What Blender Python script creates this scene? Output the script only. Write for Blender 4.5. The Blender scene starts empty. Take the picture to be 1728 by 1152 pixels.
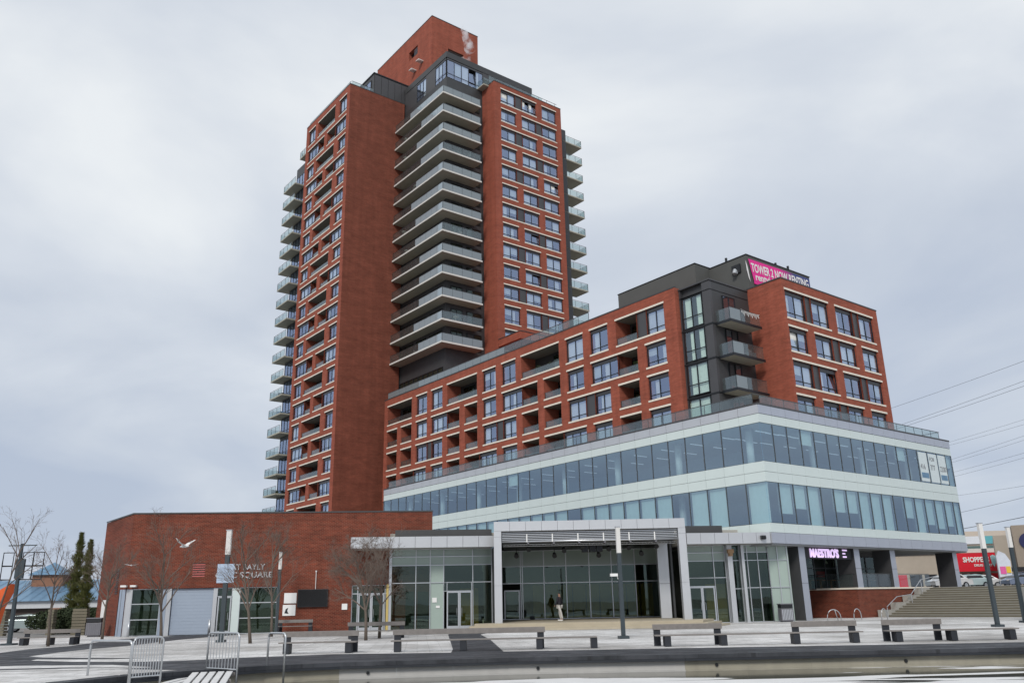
import bpy, math, random
from mathutils import Vector, Matrix
from mathutils.geometry import tessellate_polygon
random.seed(7)
R = math.radians
scene = bpy.context.scene
COL = scene.collection

# ------------------------------------------------------------------ camera, sky, sun, exposure
cam_d = bpy.data.cameras.new('camera'); cam = bpy.data.objects.new('camera', cam_d); COL.objects.link(cam)
cam_d.sensor_width = 36.0; cam_d.lens = 36.0 * 1408.57 / 1728.0
cam_d.clip_start = 0.1; cam_d.clip_end = 5000
cam.location = (0, 0, 1.6)
cam.matrix_world = (Matrix.Translation((0, 0, 1.6)) @ Matrix.Rotation(R(90 + 17.3393), 4, 'X') @ Matrix.Rotation(R(-1.1647), 4, 'Z'))
scene.camera = cam

SUN_EL, SUN_AZ = 36.0, -14.0      # sun behind the clouds, to the left and slightly behind the camera (azimuth from +Y towards +X)
world = bpy.data.worlds.new("World"); scene.world = world; world.use_nodes = True
nt = world.node_tree; N = nt.nodes; Lk = nt.links
for n in list(N): N.remove(n)
out = N.new('ShaderNodeOutputWorld'); bg = N.new('ShaderNodeBackground'); bg2 = N.new('ShaderNodeBackground'); add = N.new('ShaderNodeMixShader'); add.inputs[0].default_value = 0.9   # nine tenths of the sky is cloud
sky = N.new('ShaderNodeTexSky'); sky.sky_type = 'NISHITA'; sky.sun_disc = False
sky.sun_elevation = R(SUN_EL); sky.sun_rotation = R(180 + SUN_AZ if False else SUN_AZ + 360 - 118 * 0)
Lk.new(sky.outputs[0], bg.inputs[0]); bg.inputs[1].default_value = 0.05  # thin blue behind the cloud
tc = N.new('ShaderNodeTexCoord'); sep = N.new('ShaderNodeSeparateXYZ'); Lk.new(tc.outputs['Generated'], sep.inputs[0])
# cloud layer looked at from below: project direction on a plane so that clouds shrink towards the horizon
zmax = N.new('ShaderNodeMath'); zmax.operation = 'ADD'; zmax.inputs[1].default_value = 0.22; Lk.new(sep.outputs[2], zmax.inputs[0])
zm2 = N.new('ShaderNodeMath'); zm2.operation = 'MAXIMUM'; zm2.inputs[1].default_value = 0.1; Lk.new(zmax.outputs[0], zm2.inputs[0])
dx = N.new('ShaderNodeMath'); dx.operation = 'DIVIDE'; Lk.new(sep.outputs[0], dx.inputs[0]); Lk.new(zm2.outputs[0], dx.inputs[1])
dy = N.new('ShaderNodeMath'); dy.operation = 'DIVIDE'; Lk.new(sep.outputs[1], dy.inputs[0]); Lk.new(zm2.outputs[0], dy.inputs[1])
cmb = N.new('ShaderNodeCombineXYZ'); Lk.new(dx.outputs[0], cmb.inputs[0]); Lk.new(dy.outputs[0], cmb.inputs[1])
no = N.new('ShaderNodeTexNoise'); no.inputs['Scale'].default_value = 1.15; no.inputs['Detail'].default_value = 6; no.inputs['Roughness'].default_value = 0.5
no.inputs['Distortion'].default_value = 0.35
mpn = N.new('ShaderNodeMapping'); mpn.inputs['Location'].default_value = (2.9, 4.1, 0); Lk.new(cmb.outputs[0], mpn.inputs[0]); Lk.new(mpn.outputs[0], no.inputs['Vector'])
el = N.new('ShaderNodeMapRange'); el.inputs[1].default_value = 0.0; el.inputs[2].default_value = 0.55; el.inputs[3].default_value = -0.17; el.inputs[4].default_value = 0.14
Lk.new(sep.outputs[2], el.inputs[0])
ad = N.new('ShaderNodeMath'); ad.operation = 'ADD'; Lk.new(no.outputs[0], ad.inputs[0]); Lk.new(el.outputs[0], ad.inputs[1])
ramp = N.new('ShaderNodeValToRGB'); cr = ramp.color_ramp
cr.elements[0].position = 0.28; cr.elements[0].color = (0.43, 0.49, 0.60, 1)
cr.elements[1].position = 0.72; cr.elements[1].color = (0.78, 0.81, 0.835, 1)
e = cr.elements.new(0.46); e.color = (0.54, 0.59, 0.67, 1)
e = cr.elements.new(0.58); e.color = (0.62, 0.665, 0.73, 1)
Lk.new(ad.outputs[0], ramp.inputs[0])
Lk.new(ramp.outputs[0], bg2.inputs[0]); bg2.inputs[1].default_value = 0.88
Lk.new(bg.outputs[0], add.inputs[1]); Lk.new(bg2.outputs[0], add.inputs[2]); Lk.new(add.outputs[0], out.inputs[0])

sun_d = bpy.data.lights.new('sun', 'SUN'); sun = bpy.data.objects.new('sun', sun_d); COL.objects.link(sun)
sun_d.energy = 1.5; sun_d.angle = R(14); sun_d.color = (1.0, 0.95, 0.88)
sd = Vector((math.sin(R(SUN_AZ)) * math.cos(R(SUN_EL)), -abs(math.cos(R(SUN_AZ))) * math.cos(R(SUN_EL)), math.sin(R(SUN_EL))))
sun.rotation_euler = sd.to_track_quat('Z', 'Y').to_euler()
sky.sun_rotation = math.atan2(sd.x, sd.y)
scene.view_settings.view_transform = 'Standard'; scene.view_settings.look = 'None'
scene.view_settings.gamma = 1.0; scene.view_settings.exposure = 0.4; scene.view_settings.use_curve_mapping = False
scene.render.engine = 'CYCLES'
scene.cycles.max_bounces = 8; scene.cycles.volume_bounces = 4; scene.cycles.transparent_max_bounces = 12; scene.cycles.use_denoising = True

# ------------------------------------------------------------------ materials
MATS = {}
def newmat(name):
    m = bpy.data.materials.new(name); m.use_nodes = True; MATS[name] = m
    return m, m.node_tree.nodes, m.node_tree.links, m.node_tree.nodes['Principled BSDF']
def P(name, col, rough=0.6, metal=0.0, var=0.12, scale=6.0, bump=0.0, spec=0.5, bscale=None, streak=False):
    """plain surface with a little mottling, so that nothing is one flat colour"""
    m, n, l, b = newmat(name)
    b.inputs['Roughness'].default_value = rough; b.inputs['Metallic'].default_value = metal
    b.inputs['Specular IOR Level'].default_value = spec
    tcn = n.new('ShaderNodeTexCoord'); mp = n.new('ShaderNodeMapping'); l.new(tcn.outputs['Object'], mp.inputs[0])
    if streak: mp.inputs['Scale'].default_value = (2.5, 2.5, 0.25)
    nz = n.new('ShaderNodeTexNoise'); nz.inputs['Scale'].default_value = scale; nz.inputs['Detail'].default_value = 5
    l.new(mp.outputs[0], nz.inputs['Vector'])
    mx = n.new('ShaderNodeMixRGB'); mx.inputs[1].default_value = (*[c * (1 - var) for c in col], 1); mx.inputs[2].default_value = (*[min(1, c * (1 + var)) for c in col], 1)
    l.new(nz.outputs[0], mx.inputs[0]); l.new(mx.outputs[0], b.inputs['Base Color'])
    if bump:
        nb = n.new('ShaderNodeTexNoise'); nb.inputs['Scale'].default_value = bscale or scale * 6; nb.inputs['Detail'].default_value = 3
        l.new(tcn.outputs['Object'], nb.inputs['Vector'])
        bp = n.new('ShaderNodeBump'); bp.inputs['Strength'].default_value = bump; bp.inputs['Distance'].default_value = 0.02
        l.new(nb.outputs[0], bp.inputs['Height']); l.new(bp.outputs[0], b.inputs['Normal'])
    return m
def brickmat(name, c1, c2, mortar, bw=0.21, rh=0.075, big=0.35, msize=0.008):
    m, n, l, b = newmat(name)
    b.inputs['Roughness'].default_value = 0.85; b.inputs['Specular IOR Level'].default_value = 0.25
    tcn = n.new('ShaderNodeTexCoord'); s = n.new('ShaderNodeSeparateXYZ'); l.new(tcn.outputs['Object'], s.inputs[0])
    a = n.new('ShaderNodeMath'); a.operation = 'ADD'; l.new(s.outputs[0], a.inputs[0]); l.new(s.outputs[1], a.inputs[1])
    c = n.new('ShaderNodeCombineXYZ'); l.new(a.outputs[0], c.inputs[0]); l.new(s.outputs[2], c.inputs[1])
    bt = n.new('ShaderNodeTexBrick'); l.new(c.outputs[0], bt.inputs['Vector'])
    bt.inputs['Scale'].default_value = 1; bt.inputs['Brick Width'].default_value = bw; bt.inputs['Row Height'].default_value = rh
    bt.inputs['Mortar Size'].default_value = msize; bt.inputs['Mortar Smooth'].default_value = 0.2; bt.inputs['Bias'].default_value = 0.1
    bt.inputs['Color1'].default_value = (*c1, 1); bt.inputs['Color2'].default_value = (*c2, 1); bt.inputs['Mortar'].default_value = (*mortar, 1)
    nz = n.new('ShaderNodeTexNoise'); nz.inputs['Scale'].default_value = 0.35; nz.inputs['Detail'].default_value = 6; nz.inputs['Roughness'].default_value = 0.62
    mp = n.new('ShaderNodeMapping'); mp.inputs['Scale'].default_value = (1, 3.2, 1); l.new(c.outputs[0], mp.inputs[0]); l.new(mp.outputs[0], nz.inputs['Vector'])
    mr = n.new('ShaderNodeMapRange'); mr.inputs[1].default_value = 0.3; mr.inputs[2].default_value = 0.7; mr.inputs[3].default_value = 1 - big * 0.5; mr.inputs[4].default_value = 1 + big * 0.4
    l.new(nz.outputs[0], mr.inputs[0])
    # single brick courses laid from slightly different batches
    nz2 = n.new('ShaderNodeTexNoise'); nz2.inputs['Scale'].default_value = 4.0; nz2.inputs['Detail'].default_value = 2
    mp2 = n.new('ShaderNodeMapping'); mp2.inputs['Scale'].default_value = (0.25, 1.2, 1); l.new(c.outputs[0], mp2.inputs[0]); l.new(mp2.outputs[0], nz2.inputs['Vector'])
    mr2 = n.new('ShaderNodeMapRange'); mr2.inputs[1].default_value = 0.3; mr2.inputs[2].default_value = 0.7; mr2.inputs[3].default_value = 0.88; mr2.inputs[4].default_value = 1.12
    l.new(nz2.outputs[0], mr2.inputs[0])
    mm = n.new('ShaderNodeMath'); mm.operation = 'MULTIPLY'; l.new(mr.outputs[0], mm.inputs[0]); l.new(mr2.outputs[0], mm.inputs[1])
    mu = n.new('ShaderNodeVectorMath'); mu.operation = 'SCALE'; l.new(bt.outputs[0], mu.inputs[0]); l.new(mm.outputs[0], mu.inputs['Scale'])
    nz4 = n.new('ShaderNodeTexNoise'); nz4.inputs['Scale'].default_value = 1.0; nz4.inputs['Detail'].default_value = 5; nz4.inputs['Roughness'].default_value = 0.6
    mp4 = n.new('ShaderNodeMapping'); mp4.inputs['Location'].default_value = (3, 7, 0); mp4.inputs['Scale'].default_value = (1.3, 0.10, 1); l.new(c.outputs[0], mp4.inputs[0]); l.new(mp4.outputs[0], nz4.inputs['Vector'])
    mr4 = n.new('ShaderNodeMapRange'); mr4.inputs[1].default_value = 0.35; mr4.inputs[2].default_value = 0.68; mr4.inputs[3].default_value = 0.86; mr4.inputs[4].default_value = 1.06; l.new(nz4.outputs[0], mr4.inputs[0])
    mm4 = n.new('ShaderNodeMath'); mm4.operation = 'MULTIPLY'; l.new(mm.outputs[0], mm4.inputs[0]); l.new(mr4.outputs[0], mm4.inputs[1]); l.new(mm4.outputs[0], mu.inputs['Scale'])
    # pale efflorescence: sparse, thin, horizontal
    nz3 = n.new('ShaderNodeTexNoise'); nz3.inputs['Scale'].default_value = 0.5; nz3.inputs['Detail'].default_value = 7; nz3.inputs['Roughness'].default_value = 0.7
    mp3 = n.new('ShaderNodeMapping'); mp3.inputs['Location'].default_value = (9, 4, 0); mp3.inputs['Scale'].default_value = (0.9, 5.0, 1); l.new(c.outputs[0], mp3.inputs[0]); l.new(mp3.outputs[0], nz3.inputs['Vector'])
    mr3 = n.new('ShaderNodeMapRange'); mr3.inputs[1].default_value = 0.66; mr3.inputs[2].default_value = 0.8; mr3.inputs[3].default_value = 0; mr3.inputs[4].default_value = 0.22
    l.new(nz3.outputs[0], mr3.inputs[0])
    mx = n.new('ShaderNodeMixRGB'); mx.inputs[2].default_value = (0.45, 0.3, 0.25, 1); l.new(mr3.outputs[0], mx.inputs[0]); l.new(mu.outputs[0], mx.inputs[1])
    l.new(mx.outputs[0], b.inputs['Base Color'])
    bp = n.new('ShaderNodeBump'); bp.inputs['Strength'].default_value = 0.5; bp.inputs['Distance'].default_value = 0.006
    l.new(bt.outputs['Fac'], bp.inputs['Height']); bp.invert = True; l.new(bp.outputs[0], b.inputs['Normal'])
    return m
def glassmat(name, refl, tint, gtint=(0.9, 0.93, 1.0), rough=0.0, trans=1.0, body=None, wave=0.0):
    """coated window glass: a mirror share that grows at grazing angles, the rest lets light through"""
    m = bpy.data.materials.new(name); m.use_nodes = True; MATS[name] = m
    n, l = m.node_tree.nodes, m.node_tree.links
    for x in list(n): n.remove(x)
    o = n.new('ShaderNodeOutputMaterial'); g = n.new('ShaderNodeBsdfGlossy'); g.inputs['Roughness'].default_value = rough; g.inputs['Color'].default_value = (*gtint, 1)
    t = n.new('ShaderNodeBsdfTransparent'); t.inputs[0].default_value = (*tint, 1)
    lw = n.new('ShaderNodeLayerWeight'); lw.inputs[0].default_value = 0.5; fr = n.new('ShaderNodeMath'); fr.operation = 'POWER'; fr.inputs[1].default_value = 5.0; l.new(lw.outputs['Facing'], fr.inputs[0])
    mr = n.new('ShaderNodeMapRange'); mr.inputs[1].default_value = 0.0; mr.inputs[2].default_value = 1; mr.inputs[3].default_value = refl; mr.inputs[4].default_value = 1
    l.new(fr.outputs[0], mr.inputs[0])
    mx = n.new('ShaderNodeMixShader'); l.new(mr.outputs[0], mx.inputs[0]); l.new(g.outputs[0], mx.inputs[2])
    if body:
        df = n.new('ShaderNodeBsdfDiffuse'); df.inputs[0].default_value = (*body, 1)
        m2 = n.new('ShaderNodeMixShader'); m2.inputs[0].default_value = trans; l.new(df.outputs[0], m2.inputs[1]); l.new(t.outputs[0], m2.inputs[2]); l.new(m2.outputs[0], mx.inputs[1])
    else: l.new(t.outputs[0], mx.inputs[1])
    if wave:
        tcn = n.new('ShaderNodeTexCoord'); oi = n.new('ShaderNodeObjectInfo')
        va = n.new('ShaderNodeVectorMath'); l.new(tcn.outputs['Object'], va.inputs[0])
        cb = n.new('ShaderNodeCombineXYZ'); ms = n.new('ShaderNodeMath'); ms.operation = 'MULTIPLY'; ms.inputs[1].default_value = 50
        l.new(oi.outputs['Random'], ms.inputs[0]); l.new(ms.outputs[0], cb.inputs[0]); l.new(ms.outputs[0], cb.inputs[1]); l.new(cb.outputs[0], va.inputs[1])
        nz = n.new('ShaderNodeTexNoise'); nz.inputs['Scale'].default_value = 0.7; nz.inputs['Detail'].default_value = 1; l.new(va.outputs[0], nz.inputs['Vector'])
        bp = n.new('ShaderNodeBump'); bp.inputs['Strength'].default_value = wave; bp.inputs['Distance'].default_value = 0.05
        l.new(nz.outputs[0], bp.inputs['Height']); l.new(bp.outputs[0], g.inputs['Normal'])
    l.new(mx.outputs[0], o.inputs[0])
    return m
def emis(name, col, s):
    m, n, l, b = newmat(name); b.inputs['Base Color'].default_value = (*col, 1); b.inputs['Emission Color'].default_value = (*col, 1); b.inputs['Emission Strength'].default_value = s
    return m

BR = brickmat('tower_brick', (0.36, 0.088, 0.052), (0.29, 0.070, 0.042), (0.27, 0.12, 0.085), big=0.28)
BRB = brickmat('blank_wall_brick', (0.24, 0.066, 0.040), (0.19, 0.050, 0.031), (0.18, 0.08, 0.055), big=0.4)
BRP = brickmat('pavilion_brick', (0.205, 0.040, 0.021), (0.12, 0.024, 0.014), (0.22, 0.11, 0.075), bw=0.24, rh=0.085, big=0.35, msize=0.011)
STONE = P('pale_stone', (0.74, 0.68, 0.59), 0.8, var=0.15, scale=3)
CONC = P('concrete', (0.36, 0.35, 0.32), 0.85, var=0.18, scale=1.5, bump=0.1)
SLABEDGE = P('painted_slab_edge', (0.64, 0.63, 0.60), 0.8, var=0.1, scale=2)
SOFFIT = P('soffit_concrete', (0.37, 0.36, 0.30), 0.9, var=0.15, scale=1.2)
FRAME = P('dark_frame', (0.022, 0.025, 0.03), 0.35, 0.4, var=0.1)
PANEL = P('charcoal_panel', (0.075, 0.075, 0.08), 0.45, 0.3, var=0.12, scale=2)
DARKCLAD = P('dark_cladding', (0.055, 0.057, 0.06), 0.5, 0.2, var=0.2, scale=1.2)
PENTCLAD = P('penthouse_render', (0.085, 0.088, 0.085), 0.8, var=0.12, scale=0.8)
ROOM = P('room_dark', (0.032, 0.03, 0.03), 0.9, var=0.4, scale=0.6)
CURT = P('curtain_white', (0.80, 0.80, 0.76), 0.9, var=0.12, scale=5)
CURT2 = P('roller_blind', (0.68, 0.72, 0.68), 0.9, var=0.1, scale=3)
SILVER = P('silver_panel', (0.56, 0.575, 0.60), 0.38, 0.55, var=0.06, scale=1.5)
SILVERB = P('silver_blue_panel', (0.47, 0.50, 0.57), 0.42, 0.5, var=0.06, scale=1.5)
BACKP = P('backpainted_glass', (0.60, 0.68, 0.67), 0.18, 0.0, var=0.05, scale=0.7, spec=0.6)
BACKG = P('backpainted_green', (0.34, 0.42, 0.38), 0.16, 0.0, var=0.07, scale=0.7, spec=0.6)
GREYP = P('grey_vent_panel', (0.22, 0.23, 0.27), 0.4, 0.3, var=0.1)
JOINT = P('joint_dark', (0.06, 0.065, 0.07), 0.6)
MULL = P('aluminium', (0.55, 0.57, 0.60), 0.35, 0.7, var=0.05)
GL_RES = glassmat('apartment_glass', 0.42, (0.80, 0.86, 0.88), (0.62, 0.74, 1.0), wave=0.10)
GL_POD = glassmat('office_glass', 0.36, (0.74, 0.90, 0.92), (0.62, 0.76, 0.90), wave=0.06)
GL_BAY = glassmat('bay_glass', 0.20, (0.78, 0.90, 0.86), (0.7, 0.82, 0.9), wave=0.1)
GL_LOW = glassmat('shop_glass', 0.07, (0.62, 0.70, 0.58), (0.7, 0.85, 0.85), wave=0.05)
GL_RAIL = glassmat('railing_glass', 0.09, (0.82, 0.88, 0.87), (0.8, 0.88, 0.95), body=(0.26, 0.30, 0.31), trans=0.92)
GL_FROST = glassmat('frosted_railing_glass', 0.10, (0.8, 0.85, 0.85), (0.8, 0.88, 0.95), body=(0.27, 0.31, 0.33), trans=0.34)
GL_MILK = glassmat('milky_railing_glass', 0.12, (0.8, 0.85, 0.85), (0.85, 0.92, 1.0), body=(0.38, 0.45, 0.50), trans=0.28)
RAIL = P('rail_metal', (0.10, 0.105, 0.11), 0.4, 0.6)
GALV = P('galvanised', (0.52, 0.54, 0.56), 0.35, 0.75, var=0.12, scale=12)
POLE = P('pole_paint', (0.045, 0.06, 0.07), 0.45, 0.2)
LAMPW = P('lamp_diffuser', (0.68, 0.67, 0.65), 0.4, var=0.03)
WOOD = P('weathered_wood', (0.21, 0.195, 0.185), 0.8, var=0.25, scale=8, bump=0.2)
BLK = P('black_metal', (0.018, 0.02, 0.024), 0.5, 0.3)
LEG = P('bench_leg_steel', (0.028, 0.032, 0.04), 0.5, 0.3, var=0.25, scale=5)
BARK = P('bark', (0.13, 0.105, 0.085), 0.95, var=0.35, scale=12)
BARKR = P('twig_bark', (0.15, 0.115, 0.095), 0.95, var=0.3, scale=20)
NEEDLE = P('conifer_needles', (0.17, 0.18, 0.06), 0.9, var=0.5, scale=3)
HEDGE = P('hedge_leaves', (0.03, 0.045, 0.018), 0.9, var=0.5, scale=8)
BLUEROOF = P('blue_metal_roof', (0.13, 0.25, 0.38), 0.4, 0.2, var=0.25, scale=2)
ORANGE = P('orange_paint', (0.62, 0.10, 0.015), 0.5, var=0.25, scale=1.5)
WHITEP = P('white_paint', (0.78, 0.78, 0.77), 0.5, var=0.05)
REDSIGN = P('red_sign_face', (0.62, 0.012, 0.03), 0.45, var=0.1, scale=1)
BEIGE = P('beige_stucco', (0.42, 0.37, 0.31), 0.9, var=0.1, scale=1)
STONE2 = P('stair_stone', (0.17, 0.155, 0.115), 0.85, var=0.25, scale=1.2, streak=False)
STAGEW = P('stage_deck', (0.42, 0.37, 0.28), 0.8, var=0.18, scale=1.5)
GARAGE = P('garage_steel', (0.33, 0.39, 0.48), 0.5, 0.1, var=0.05)
TAUPE = P('grey_cabinet', (0.16, 0.16, 0.18), 0.55, 0.2)
LETTER = P('steel_letter', (0.58, 0.58, 0.60), 0.35, 0.5)
PINK = None

def groundmat(name, c1, c2, grey, tile=0.6, joint=0.5, wet=0.0, scale=0.12):
    m, n, l, b = newmat(name)
    tcn = n.new('ShaderNodeTexCoord'); mp = n.new('ShaderNodeMapping'); l.new(tcn.outputs['Object'], mp.inputs[0]); mp.inputs['Rotation'].default_value = (0, 0, R(-6.5))
    bt = n.new('ShaderNodeTexBrick'); bt.inputs['Scale'].default_value = 1; bt.inputs['Brick Width'].default_value = tile; bt.inputs['Row Height'].default_value = tile / 2
    bt.inputs['Mortar Size'].default_value = 0.008
    bt.inputs['Color1'].default_value = (1, 1, 1, 1); bt.inputs['Color2'].default_value = (0.84, 0.83, 0.82, 1); bt.inputs['Mortar'].default_value = (joint, joint, joint, 1)
    l.new(mp.outputs[0], bt.inputs['Vector'])
    nz = n.new('ShaderNodeTexNoise'); nz.inputs['Scale'].default_value = scale; nz.inputs['Detail'].default_value = 8; nz.inputs['Roughness'].default_value = 0.65; l.new(mp.outputs[0], nz.inputs['Vector'])
    nf = n.new('ShaderNodeTexNoise'); nf.inputs['Scale'].default_value = 0.9; nf.inputs['Detail'].default_value = 9; nf.inputs['Roughness'].default_value = 0.7; l.new(mp.outputs[0], nf.inputs['Vector'])
    rp = n.new('ShaderNodeValToRGB'); rp.color_ramp.elements[0].position = 0.38; rp.color_ramp.elements[1].position = 0.60
    rp.color_ramp.elements[0].color = (*c1, 1); rp.color_ramp.elements[1].color = (*c2, 1); l.new(nz.outputs[0], rp.inputs[0])
    r2 = n.new('ShaderNodeMapRange'); r2.inputs[1].default_value = 0.35; r2.inputs[2].default_value = 0.68; r2.inputs[3].default_value = 0.66; r2.inputs[4].default_value = 1.08; l.new(nf.outputs[0], r2.inputs[0])
    m1 = n.new('ShaderNodeMixRGB'); m1.blend_type = 'MULTIPLY'; m1.inputs[0].default_value = 1; l.new(rp.outputs[0], m1.inputs[1]); l.new(bt.outputs[0], m1.inputs[2])
    m2 = n.new('ShaderNodeVectorMath'); m2.operation = 'SCALE'; l.new(m1.outputs[0], m2.inputs[0]); l.new(r2.outputs[0], m2.inputs['Scale'])
    l.new(m2.outputs[0], b.inputs['Base Color'])
    rr = n.new('ShaderNodeMapRange'); rr.inputs[1].default_value = 0.4; rr.inputs[2].default_value = 0.6; rr.inputs[3].default_value = 0.9; rr.inputs[4].default_value = 0.9 - wet; l.new(nf.outputs[0], rr.inputs[0]); l.new(rr.outputs[0], b.inputs['Roughness'])
    bp = n.new('ShaderNodeBump'); bp.inputs['Strength'].default_value = 0.25; bp.inputs['Distance'].default_value = 0.01; l.new(nf.outputs[0], bp.inputs['Height']); l.new(bp.outputs[0], b.inputs['Normal'])
    return m
PAVE = groundmat('frosted_paving', (0.46, 0.45, 0.44), (0.82, 0.82, 0.82), 0.3, tile=0.9, joint=0.32)
GRD = groundmat('distant_paving', (0.22, 0.215, 0.21), (0.34, 0.33, 0.32), 0.3, tile=4, joint=0.8)
SLATE = groundmat('dark_slate_band', (0.030, 0.034, 0.042), (0.055, 0.060, 0.072), 0.3, tile=1.2, joint=0.45, wet=0.35, scale=0.5)
BWALL = P('basin_wall_concrete', (0.33, 0.31, 0.25), 0.6, var=0.25, scale=1.1, bump=0.15, streak=True)
BWALL2 = P('basin_wall_pale', (0.45, 0.445, 0.43), 0.6, var=0.15, scale=1.1, bump=0.15, streak=True)
def icemat():
    m, n, l, b = newmat('icy_water')
    tcn = n.new('ShaderNodeTexCoord'); mp = n.new('ShaderNodeMapping'); mp.inputs['Scale'].default_value = (0.13, 0.75, 1); mp.inputs['Location'].default_value = (1.7, 5.2, 0); l.new(tcn.outputs['Object'], mp.inputs[0])
    nz = n.new('ShaderNodeTexNoise'); nz.inputs['Scale'].default_value = 1.0; nz.inputs['Detail'].default_value = 4; nz.inputs['Roughness'].default_value = 0.45; nz.inputs['Distortion'].default_value = 0.8
    l.new(mp.outputs[0], nz.inputs['Vector'])
    rp = n.new('ShaderNodeValToRGB'); rp.color_ramp.elements[0].position = 0.485; rp.color_ramp.elements[1].position = 0.515
    sp_ = n.new('ShaderNodeSeparateXYZ'); l.new(tcn.outputs['Object'], sp_.inputs[0])
    wet = n.new('ShaderNodeMapRange'); wet.inputs[1].default_value = 27.0; wet.inputs[2].default_value = 21.0; wet.inputs[3].default_value = -0.13; wet.inputs[4].default_value = 0.09; l.new(sp_.outputs[1], wet.inputs[0])   # thawed along the wall, frozen further out
    sm = n.new('ShaderNodeMath'); sm.operation = 'ADD'; l.new(nz.outputs[0], sm.inputs[0]); l.new(wet.outputs[0], sm.inputs[1]); l.new(sm.outputs[0], rp.inputs[0])
    nf = n.new('ShaderNodeTexNoise'); nf.inputs['Scale'].default_value = 1.2; nf.inputs['Detail'].default_value = 6; l.new(tcn.outputs['Object'], nf.inputs['Vector'])
    w = n.new('ShaderNodeMixRGB'); w.inputs[1].default_value = (0.60, 0.60, 0.60, 1); w.inputs[2].default_value = (0.76, 0.76, 0.76, 1); l.new(nf.outputs[0], w.inputs[0])
    d = n.new('ShaderNodeMixRGB'); d.inputs[1].default_value = (0.03, 0.03, 0.024, 1); d.inputs[2].default_value = (0.10, 0.10, 0.08, 1); l.new(nf.outputs[0], d.inputs[0])
    mx = n.new('ShaderNodeMixRGB'); l.new(rp.outputs[0], mx.inputs[0]); l.new(d.outputs[0], mx.inputs[1]); l.new(w.outputs[0], mx.inputs[2]); l.new(mx.outputs[0], b.inputs['Base Color'])
    r = n.new('ShaderNodeMapRange'); r.inputs[3].default_value = 0.03; r.inputs[4].default_value = 0.6; l.new(rp.outputs[0], r.inputs[0]); l.new(r.outputs[0], b.inputs['Roughness'])
    b.inputs['IOR'].default_value = 1.33
    bp = n.new('ShaderNodeBump'); bp.inputs['Strength'].default_value = 0.4; bp.inputs['Distance'].default_value = 0.03; l.new(rp.outputs[0], bp.inputs['Height']); l.new(bp.outputs[0], b.inputs['Normal'])
    return m
ICE = icemat()

# ------------------------------------------------------------------ mesh helpers
def mapL(p): return (p[1], p[0], p[2])     # faces whose outward normal is -x: (s, depth, z) -> (depth, s, z)
def mapR(p): return tuple(p)               # faces whose outward normal is -y: (s, depth, z) -> (s, depth, z)
class MB:
    def __init__(self, fn=None): self.v = []; self.f = []; self.m = []; self.fn = fn
    def add(self, vs, fs, mi=0):
        o = len(self.v)
        self.v += [self.fn(p) if self.fn else tuple(p) for p in vs]
        self.f += [tuple(i + o for i in f) for f in fs]; self.m += [mi] * len(fs)
    def box(self, x0, x1, y0, y1, z0, z1, mi=0):
        self.add([(x0, y0, z0), (x1, y0, z0), (x1, y1, z0), (x0, y1, z0), (x0, y0, z1), (x1, y0, z1), (x1, y1, z1), (x0, y1, z1)],
                 [(0, 3, 2, 1), (4, 5, 6, 7), (0, 1, 5, 4), (1, 2, 6, 5), (2, 3, 7, 6), (3, 0, 4, 7)], mi)
    def quad(self, a, b, c, d, mi=0): self.add([a, b, c, d], [(0, 1, 2, 3)], mi)
    def tube(self, pts, r, n=6, mi=0, closed=False):
        pts = [Vector(p) for p in pts]; rings = []
        rs = r if isinstance(r, (list, tuple)) else [r] * len(pts)
        for i, p in enumerate(pts):
            a = pts[max(0, i - 1)]; b = pts[min(len(pts) - 1, i + 1)]; t = (b - a)
            t = t.normalized() if t.length > 1e-9 else Vector((0, 0, 1))
            u = t.cross(Vector((0, 0, 1))) if abs(t.z) < 0.95 else t.cross(Vector((1, 0, 0))); u.normalize(); w = t.cross(u)
            rings.append([p + (u * math.cos(2 * math.pi * k / n) + w * math.sin(2 * math.pi * k / n)) * rs[i] for k in range(n)])
        vs = [q for rg in rings for q in rg]; fs = []
        for i in range(len(pts) - 1):
            for k in range(n): fs.append((i * n + k, i * n + (k + 1) % n, (i + 1) * n + (k + 1) % n, (i + 1) * n + k))
        fs.append(tuple(range(n))[::-1]); fs.append(tuple((len(pts) - 1) * n + k for k in range(n)))
        self.add(vs, fs, mi)
    def prism(self, poly, z0, z1, mi=0):
        n = len(poly); vs = [(x, y, z0) for x, y in poly] + [(x, y, z1) for x, y in poly]
        tri = tessellate_polygon([[Vector((x, y, 0)) for x, y in poly]])
        fs = [tuple(t) for t in tri] + [tuple(i + n for i in t) for t in tri] + [(i, (i + 1) % n, (i + 1) % n + n, i + n) for i in range(n)]
        self.add(vs, fs, mi)
    def mesh(self, name, mats):
        me = bpy.data.meshes.new(name); me.from_pydata(self.v, [], self.f)
        for m in (mats if isinstance(mats, (list, tuple)) else [mats]): me.materials.append(m)
        me.polygons.foreach_set('material_index', self.m); me.update(); return me
    def obj(self, name, mats, parent=None, loc=(0, 0, 0), rotz=0, smooth=False, bevel=0):
        me = self.mesh(name, mats)
        if smooth: me.polygons.foreach_set('use_smooth', [True] * len(me.polygons))
        return put(name, me, parent, loc, rotz, bevel)
def put(name, me, parent=None, loc=(0, 0, 0), rotz=0, bevel=0):
    o = bpy.data.objects.new(name, me); COL.objects.link(o); o.parent = parent; o.location = loc; o.rotation_euler = (0, 0, rotz)
    if bevel:
        b = o.modifiers.new('bevel', 'BEVEL'); b.width = bevel; b.segments = 2; b.limit_method = 'ANGLE'
    return o
def tag(o, label=None, cat=None, group=None, kind=None):
    if label: o['label'] = label
    if cat: o['category'] = cat
    if group: o['group'] = group
    if kind: o['kind'] = kind
    return o
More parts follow.
